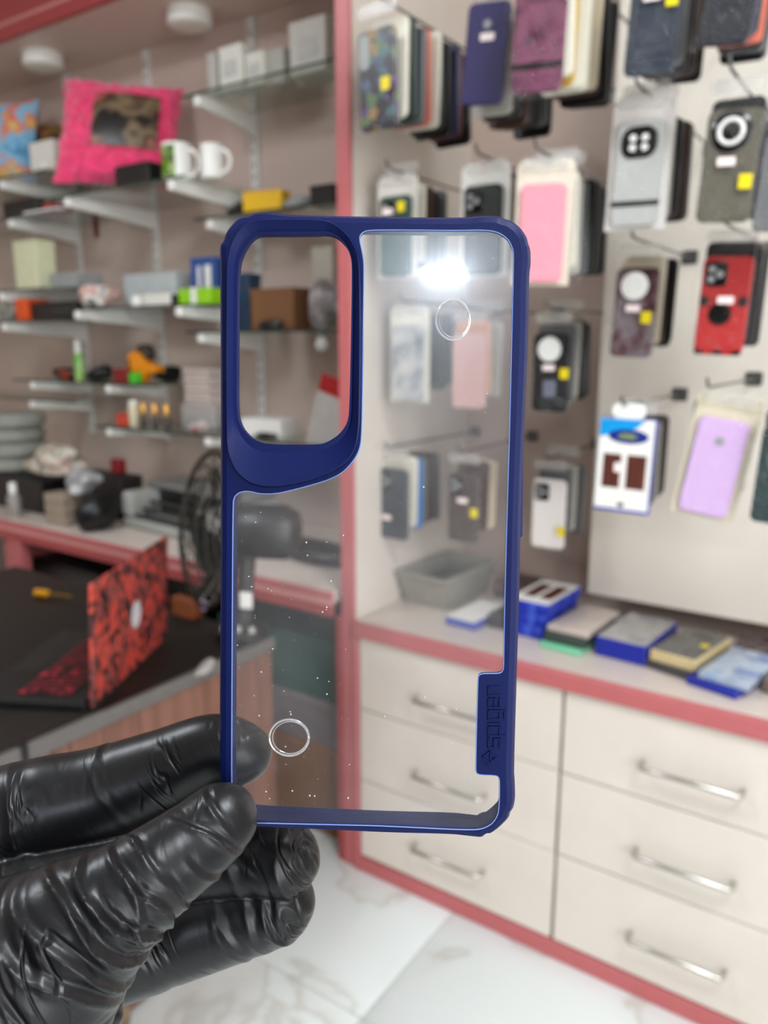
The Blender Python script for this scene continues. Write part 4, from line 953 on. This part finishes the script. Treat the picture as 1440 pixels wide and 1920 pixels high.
def offset(L, d):
    """move a clockwise-on-screen loop inwards by d"""
    n = len(L); R = []
    ar = sum(L[i].x * L[(i + 1) % n].y - L[(i + 1) % n].x * L[i].y for i in range(n))
    s_ = 1 if ar > 0 else -1
    for i in range(n):
        e1 = (L[i] - L[i - 1]).normalized(); e2 = (L[(i + 1) % n] - L[i]).normalized()
        e = (e1 + e2)
        if e.length < 1e-6: e = e1
        e.normalize()
        R.append(L[i] + Vector((-e.y, e.x)) * s_ * d)
    return R
out2 = to2(chaikin(OUT, 2)); win2 = to2(chaikin(WIN, 2)); hole2 = to2(chaikin(HOLE, 3))
def L3(L, z): return [Vector((p.x, p.y, z)) for p in L]
M_TPU = mat('blue_rubber', (7, 20, 70), .44, noise=.03, scale=200, bump=.03, bscale=3000, spec=.16)
hc = thing('phone_case', 'blue framed clear phone case held up by the gloved hand', 'phone case')
hc.matrix_world = M_CASE
face_in = offset(out2, .0024)
g = G()
tri = tessellate_polygon([L3(face_in, 0), L3(win2, 0), L3(hole2, 0)])
allp = L3(face_in, 0) + L3(win2, 0) + L3(hole2, 0)
def up_tri(t_):
    a, b, c = (allp[i] for i in t_)
    return t_ if (b - a).cross(c - a).z > 0 else t_[::-1]
g.add(allp, [tuple(up_tri(t_)) for t_ in tri])
rings = [L3(face_in, 0), L3(offset(out2, .0010), -.0006), L3(out2, -.0026), L3(offset(out2, -.0002), -.0055), L3(out2, -.0088), L3(offset(out2, .0008), -.0100), L3(offset(out2, .0026), -.0102), L3(offset(out2, .0028), -.0096), L3(offset(out2, .0018), -.0088), L3(offset(out2, .0018), -.0016)]
g.loft(rings, False, False)
# rim of the window and of the tab down to the clear plate, and the underside of the face
g.loft([L3(win2, 0), L3(win2, -.0016)], False, False)
g.add([p + Vector((0, 0, -.0016)) for p in allp], [tuple(up_tri(t_))[::-1] for t_ in tri])
fr = g.build('frame', M_TPU, hc, label='dark blue rubbery frame', ang=28)
# camera ring
ctr = Vector((550, 640))
def polar(L, n=180):
    L = [Vector(p) for p in L]; R = []
    for k in range(n):
        a = 2 * PI * k / n; d = Vector((math.cos(a), math.sin(a))); best = None
        for i in range(len(L)):
            p, q = L[i] - ctr, L[(i + 1) % len(L)] - ctr
            e = q - p; den = d.x * e.y - d.y * e.x
            if abs(den) < 1e-9: continue
            t_ = (p.x * e.y - p.y * e.x) / den; u = (p.x * d.y - p.y * d.x) / den
            if t_ > 0 and -1e-6 <= u <= 1 + 1e-6: best = t_ if best is None else max(best, t_)
        R.append(ctr + d * best)
    return R
cr = polar(chaikin(CREST, 3)); ho = polar(chaikin(HOLE, 3))
def mixl(a, b, k, z): return [cl(*(p * (1 - k) + q * k), z) for p, q in zip(a, b)]
grow = [p + (p - ctr).normalized() * 5 for p in cr]
def c2(L, z): return [Vector((*cl(p.x, p.y).xy, z)) for p in L]
g = G()
g.loft([c2(grow, -.0004), c2([p + (p - ctr).normalized() * 2.2 for p in cr], .0011), c2(cr, .0017), c2([p * .85 + q * .15 for p, q in zip(cr, ho)], .0014), c2([p * .5 + q * .5 for p, q in zip(cr, ho)], .0006), c2([p * .06 + q * .94 for p, q in zip(cr, ho)], -.0003), c2(ho, -.0010), c2(ho, -.0030), c2(grow, -.0030)], False, False)
g.build('camera_ring', M_TPU, hc, label='raised blue rim round the camera opening', ang=50)
# clear plate (sits in the window)
M_CLEAR = clear_mat('clear_plate', (.97, .97, .97), gloss=.08, rough=.03, haze=.008, haze_col=(.88, .91, .96), smudge=.035, rough2=.25)
g = G()
wi = offset(win2, -.0004)
tri = tessellate_polygon([L3(wi, 0)])
allp = L3(wi, -.0005)
g.add(allp, [tuple(up_tri(t_)) for t_ in tri])
plate = g.build('clear_back', M_CLEAR, hc, label='scuffed transparent back plate', smooth=False)
so = plate.modifiers.new('thickness', 'SOLIDIFY'); so.thickness = .0010; so.offset = -1
g = G(); g.tube([(p.x, p.y, -.0001) for p in win2], .00017, 6, True)  # pale bead whose colour paints the highlight along the window edge
g.build('edge_highlight_bead', mat('painted_edge_highlight', (112, 136, 192), .25), plate)
# moulded rings
M_RINGC = clear_mat('moulded_ring_clear', (1, 1, 1), gloss=.22, rough=.08, haze=.28, haze_col=(.9, .92, .94))
for (cx, cy, rx, ry) in ((849, 599, 32, 38), (542, 1383, 37, 34)):
    g = G(); n = 48
    g.tube([cl(cx + rx * math.cos(2 * PI * k / n), cy + ry * math.sin(2 * PI * k / n), -.0003) for k in range(n)], .00030, 8, True)
    g.tube([cl(cx + 2 + (rx - 4) * math.cos(2 * PI * k / n), cy + (ry - 4) * math.sin(2 * PI * k / n), -.0003) for k in range(n)], .00014, 6, True)
    g.build('moulded_ring', M_RINGC, plate)
# dust on the plate
rnd = random.Random(5); g = G()
for k in range(200):
    x, y = (rnd.uniform(445, 655), rnd.uniform(935, 1520)) if k < 150 else (rnd.uniform(690, 930), rnd.uniform(450, 1500))
    if 440 < x < 480 and y > 1400: continue
    c = cl(x, y, -.0004); s_ = rnd.choice((.00006, .00008, .0001, .00013, .0002, .0003))
    g.add([c + Vector((s_, 0, 0)), c + Vector((0, s_ * rnd.uniform(.5, 1.4), 0)), c + Vector((-s_, 0, 0)), c + Vector((0, -s_, 0)), c + Vector((0, 0, s_))], [(0, 1, 4), (1, 2, 4), (2, 3, 4), (3, 0, 4)])
du = g.build('dust', mat('dust', (176, 176, 180), .8), plate); du['kind'] = 'stuff'
# embossed lettering: angular strokes, reading upwards
GLY = {'s': ([[(1, 1), (0, 1), (0, .52), (1, .52), (1, 0), (0, 0)]], 1), 'p': ([[(0, -.42), (0, 1), (1, 1), (1, 0), (.22, 0)]], 1), 'i': ([[(0, 0), (0, 1)]], 0.12),
       'g': ([[(1, 0), (0, 0), (0, 1), (1, 1), (1, -.42), (.1, -.42)]], 1), 'e': ([[(1, 0), (0, 0), (0, 1), (1, 1), (1, .48), (.25, .48)]], 1), 'n': ([[(0, 0), (0, 1), (1, 1), (1, 0)]], 1)}
def stroke(g, pts, wd, z0, z1):
    for a, b in zip(pts[:-1], pts[1:]):
        a, b = Vector(a), Vector(b); d = (b - a).normalized(); n_ = Vector((-d.y, d.x)) * wd; e = d * wd
        q = [a - e + n_, a - e - n_, b + e - n_, b + e + n_]
        k = .6; q2 = [(a - e * k + n_ * k), (a - e * k - n_ * k), (b + e * k - n_ * k), (b + e * k + n_ * k)]
        g.add([(p.x, p.y, z0) for p in q] + [(p.x, p.y, z1) for p in q2], [(4, 5, 6, 7), (0, 1, 5, 4), (1, 2, 6, 5), (2, 3, 7, 6), (3, 0, 4, 7)])
g = G(); u0 = 0.0
for ch in 'spigen':
    strokes, wd = GLY[ch]
    for sk in strokes:
        # letter x runs up the photograph, letter y runs to the left
        pts = [Vector(cl(937 - 21 * yy, 1401 - (u0 + xx * 16)).xy) for xx, yy in sk]
        stroke(g, pts, .00026, -.0001, .00045)
    u0 += wd * 16 + 6.4
g.build('embossed_lettering', M_TPU, fr, smooth=False)
g = G()
for pts in ([(905, 1419), (918, 1409), (931, 1419), (918, 1430), (905, 1419)], [(905, 1419), (914, 1433)], [(920, 1414), (920, 1424)]):
    stroke(g, [Vector(cl(*p).xy) for p in pts], .00030, -.0001, .00045)
g.build('embossed_emblem', M_TPU, fr, smooth=False)
# volume button on the right side
g = G()
a, b = cl(978, 842), cl(976, 1010)
G().bbox(-.0008, .0009, -.012, .012, -.0068, -.0034, .0006, Matrix.Translation(((a + b) / 2).xy.to_3d()) @ Matrix.Rotation(math.radians(1), 4, 'Z')).build('side_button', M_TPU, fr)

# ================================================================== GLOVED HAND
AXU = (RIGHT * .88 + UP * .47).normalized()      # the way the fingers point
AXV = (UP * .88 - RIGHT * .47).normalized()
def glove_mat():
    m = bpy.data.materials.new('black_nitrile'); m.use_nodes = True
    nt = m.node_tree; b = nt.nodes['Principled BSDF']
    b.inputs['Base Color'].default_value = (0.005, 0.005, 0.006, 1); b.inputs['Roughness'].default_value = .34; b.inputs['Specular IOR Level'].default_value = .32
    tc = nt.nodes.new('ShaderNodeTexCoord')
    def dot(v):
        d = nt.nodes.new('ShaderNodeVectorMath'); d.operation = 'DOT_PRODUCT'; d.inputs[1].default_value = v
        nt.links.new(tc.outputs['Object'], d.inputs[0]); return d.outputs['Value']
    cb = nt.nodes.new('ShaderNodeCombineXYZ')
    for k, (v) in enumerate((AXU, AXV, FWD)): nt.links.new(dot(v), cb.inputs[k])
    last = None
    mk = nt.nodes.new('ShaderNodeTexNoise'); mk.inputs['Scale'].default_value = 34; mk.inputs['Detail'].default_value = 1
    nt.links.new(tc.outputs['Object'], mk.inputs['Vector'])
    mm_ = nt.nodes.new('ShaderNodeMapRange'); mm_.inputs['From Min'].default_value = .52; mm_.inputs['From Max'].default_value = .68; mm_.inputs['To Min'].default_value = .03; mm_.inputs['To Max'].default_value = .6
    nt.links.new(mk.outputs['Fac'], mm_.inputs['Value'])
    for sc_, st, dist, lo, hi in ((1.0, (62, 14, 14), .0022, .0, .05), (1.0, (130, 34, 34), .0008, .0, .06)):
        mp = nt.nodes.new('ShaderNodeMapping'); mp.inputs['Scale'].default_value = st
        nt.links.new(cb.outputs[0], mp.inputs[0])
        n = nt.nodes.new('ShaderNodeTexNoise'); n.inputs['Scale'].default_value = 1; n.inputs['Detail'].default_value = 2; n.inputs['Distortion'].default_value = .8
        nt.links.new(mp.outputs[0], n.inputs['Vector'])
        s1 = nt.nodes.new('ShaderNodeMath'); s1.operation = 'SUBTRACT'; s1.inputs[1].default_value = .5; nt.links.new(n.outputs['Fac'], s1.inputs[0])
        s2 = nt.nodes.new('ShaderNodeMath'); s2.operation = 'ABSOLUTE'; nt.links.new(s1.outputs[0], s2.inputs[0])
        mr = nt.nodes.new('ShaderNodeMapRange'); mr.interpolation_type = 'SMOOTHSTEP'
        mr.inputs['From Min'].default_value = lo; mr.inputs['From Max'].default_value = hi
        nt.links.new(s2.outputs[0], mr.inputs['Value'])
        bp = nt.nodes.new('ShaderNodeBump'); bp.inputs['Distance'].default_value = dist
        nt.links.new(mm_.outputs[0], bp.inputs['Strength'])
        nt.links.new(mr.outputs[0], bp.inputs['Height'])
        if last: nt.links.new(last, bp.inputs['Normal'])
        last = bp.outputs[0]
    n3 = nt.nodes.new('ShaderNodeTexNoise'); n3.inputs['Scale'].default_value = 1800; n3.inputs['Detail'].default_value = 2
    nt.links.new(tc.outputs['Object'], n3.inputs['Vector'])
    b2 = nt.nodes.new('ShaderNodeBump'); b2.inputs['Strength'].default_value = .08; b2.inputs['Distance'].default_value = .0002
    nt.links.new(n3.outputs['Fac'], b2.inputs['Height']); nt.links.new(last, b2.inputs['Normal'])
    nt.links.new(b2.outputs[0], b.inputs['Normal'])
    return m
def finger(g, chain, folds=(), seed=0, nfold=0, rng=(.1, .9), n=170, sides=84, flat=1.0, amp=.06):
    """chain of (x px, y px, depth m, radius px): joints of one finger; folds wrinkle the rubber"""
    C_ = np.array([list(atd(x, y, d)) + [r * d / FPX] for x, y, d, r in chain])
    k = len(C_); ts = np.linspace(0, k - 1, n); P = []
    for t_ in ts:
        i = min(int(t_), k - 2); f_ = t_ - i
        p0, p1, p2, p3 = C_[max(i - 1, 0)], C_[i], C_[i + 1], C_[min(i + 2, k - 1)]
        P.append(.5 * (2 * p1 + (p2 - p0) * f_ + (2 * p0 - 5 * p1 + 4 * p2 - p3) * f_ ** 2 + (3 * p1 - p0 - 3 * p2 + p3) * f_ ** 3))
    P = np.array(P); pos = P[:, :3]; rad = P[:, 3]
    rr_ = random.Random(seed); F_ = list(folds)
    for q in range(nfold):
        F_.append((rr_.uniform(*rng), rr_.uniform(-.10, .10), rr_.uniform(.010, .020), rr_.uniform(.4, 1) * amp, rr_.uniform(0, 2 * PI), rr_.uniform(.5, 1.6)))
    ref = Vector(-FWD); loops = []
    L_ = np.r_[0, np.cumsum(np.linalg.norm(np.diff(pos, axis=0), axis=1))]
    tot = L_[-1]
    for i in range(n):
        a, b = pos[max(i - 1, 0)], pos[min(i + 1, n - 1)]
        t_ = Vector(b - a).normalized(); r0 = (ref - t_ * ref.dot(t_)).normalized(); bi = t_.cross(r0)
        u = L_[i] / tot; R = rad[i]
        # round the free end (u = 1)
        e = (tot - L_[i]) / rad[-1]
        if e < 1: R *= math.sqrt(max(1e-4, 1 - (1 - e) ** 2))
        lp_ = []
        for s_ in range(sides):
            v = 2 * PI * s_ / sides; dr = 0.0
            for (uc, sk, wd_, am, v0, vs) in F_:
                dv_ = (v - v0 + PI) % (2 * PI) - PI
                win_ = math.exp(-(dv_ / vs) ** 2)
                if win_ < .02: continue
                x_ = (u - uc - sk * .32 * math.sin(dv_) - .009 * math.sin(3 * dv_ + uc * 40)) / wd_
                if abs(x_) < 4: dr += am * win_ * (math.exp(-abs(x_) * 1.5) - .6 * math.exp(-((x_ - 1.6) / .8) ** 2))
            lp_.append(Vector(pos[i]) + (r0 * math.cos(v) * flat + bi * math.sin(v)) * R * (1 + dr))
        loops.append(lp_)
    g.loft(loops)
hg = G()
cdp = case_depth
# thumb, in front of the case (v = 0 faces the camera)
# v = 0 faces the camera, v < 0 is the upper side; each fold: place along the thumb, slant, width, height, where round the thumb, how far round
tf = [(.30, .07, .010, .05, .3, 1.3), (.345, .08, .009, .05, .5, 1.2), (.40, .09, .010, .07, .3, 1.4), (.435, .09, .008, .05, .6, 1.0), (.485, .10, .010, .08, .2, 1.5), (.53, .10, .009, .09, .4, 1.4), (.575, .09, .009, .11, .2, 1.5), (.60, -.02, .008, .10, -.6, .8), (.625, .08, .008, .12, .5, 1.2), (.65, -.06, .008, .11, -.3, .9), (.675, .06, .008, .12, .7, 1.1), (.70, .04, .008, .09, -.8, .8), (.73, .10, .008, .08, .9, .8), (.80, .10, .009, .07, .9, .8), (.85, .16, .009, .11, .2, .9), (.90, -.10, .010, .08, -.7, .7), (.22, .05, .012, .04, .4, 1.2), (.15, .05, .012, .05, .3, 1.3)]
finger(hg, [(-150, 2010, .190, 250), (-40, 1900, .188, 225), (60, 1820, .187, 190), (150, 1745, .188, 142), (235, 1680, .191, 104), (305, 1625, .196, 86), (365, 1580, .201, 78), (420, 1530, .2060, 68), (464, 1482, .2100, 48)], tf, 3, 5, (.15, .95), amp=.03)
# index finger, behind the case
finger(hg, [(-180, 1720, .232, 150), (-60, 1585, .236, 120), (60, 1530, .240, 104), (180, 1496, .243, 92), (300, 1450, .244, 80), (400, 1408, .242, 68), (460, 1420, .2395, 60), (492, 1440, .236, 46)], [(.30, .06, .03, .06, .3, 1), (.36, -.05, .02, .07, -.2, 1)], 11, 10, (.15, .6), amp=.045)
# middle finger, below the case
finger(hg, [(-160, 1800, .222, 160), (-20, 1720, .228, 128), (150, 1660, .236, 100), (300, 1625, .242, 82), (430, 1612, .243, 76), (540, 1614, .240, 72), (598, 1622, .238, 54)], [(.93, .04, .012, .06, .2, 1.4), (.80, .05, .02, .05, .2, 1)], 13, 9, (.2, .85), amp=.035)
# ring finger
finger(hg, [(-160, 1930, .215, 180), (0, 1866, .224, 134), (140, 1806, .234, 104), (280, 1764, .240, 90), (420, 1722, .242, 82), (530, 1694, .241, 70), (588, 1688, .239, 46)], [(.90, .06, .012, .09, .2, 1.2), (.84, .05, .014, .07, -.4, 1.2), (.78, .05, .016, .05, 0, 1)], 17, 10, (.2, .9), amp=.035)
# little finger, mostly hidden behind the ring finger
finger(hg, [(-170, 2040, .225, 150), (0, 1945, .238, 110), (120, 1862, .248, 80), (240, 1800, .254, 68), (360, 1756, .256, 58), (440, 1732, .255, 44)], (), 19, 6, (.2, .9), amp=.03)
# palm and wrist
finger(hg, [(-420, 2350, .205, 300), (-280, 2150, .210, 290), (-160, 1960, .214, 270), (-80, 1800, .220, 200), (-30, 1690, .226, 130)], (), 23, 6, (.2, .9), amp=.03)
# gathered rubber at the thumb base
finger(hg, [(120, 1960, .196, 80), (165, 1915, .197, 66), (190, 1870, .199, 44), (196, 1838, .200, 26)], [(.5, .1, .05, .12, 0, 1.4), (.7, -.1, .05, .12, .4, 1.2)], 29, 4, amp=.08, n=80, sides=48)
hme = hg.mesh('gloved_hand')
hand = bpy.data.objects.new('gloved_hand', hme); COL.objects.link(hand)
rm = hand.modifiers.new('skin', 'REMESH'); rm.mode = 'VOXEL'; rm.voxel_size = .0005; rm.use_smooth_shade = True
sm = hand.modifiers.new('soften', 'SMOOTH'); sm.factor = .5; sm.iterations = 1
dg = bpy.context.evaluated_depsgraph_get()
ev = bpy.data.meshes.new_from_object(hand.evaluated_get(dg))
hand.modifiers.clear(); hand.data = ev; ev.name = 'gloved_hand'
ev.materials.clear(); ev.materials.append(glove_mat())
ev.polygons.foreach_set('use_smooth', [True] * len(ev.polygons))
tag(hand, 'hand in a wrinkled black rubber glove pinching the blue phone case', 'hand')

# ================================================================== CEILING LAMPS
def lamp(label, x, y, z, sx, sy, power, rz=0, glow=6):
    t = thing('ceiling_light', label, 'light', (x, y, 2.85), (0, 0, rz), group='ceiling lights')
    dz = z - 2.85
    G().bbox(-sx / 2 - .01, sx / 2 + .01, -sy / 2 - .01, sy / 2 + .01, dz + .004, -.0005, .004).build('housing', M_WHITE, t)
    G().bbox(-sx / 2, sx / 2, -sy / 2, sy / 2, dz, dz + .0035, .001).build('diffuser', mat('lit_diffuser_%d' % glow, (225, 238, 255), .5, emit=glow), t)
    l = bpy.data.lights.new('lamp_glow', 'AREA'); l.shape = 'RECTANGLE'; l.size = sx; l.size_y = sy; l.energy = power; l.color = (.93, .97, 1)
    o = bpy.data.objects.new('lamp_glow', l); COL.objects.link(o); o.parent = t; o.location = (0, 0, dz - .003)
lamp('bright panel light on the ceiling whose reflection shows in the clear back', 1.52, -2.68, 2.62, .17, .12, 2, .5, glow=600)
lamp('panel light on the ceiling above the drawers', .55, .35, 2.80, .6, .6, 26)
lamp('panel light on the ceiling above the laptop desk', -1.9, .1, 2.80, .6, .6, 20)
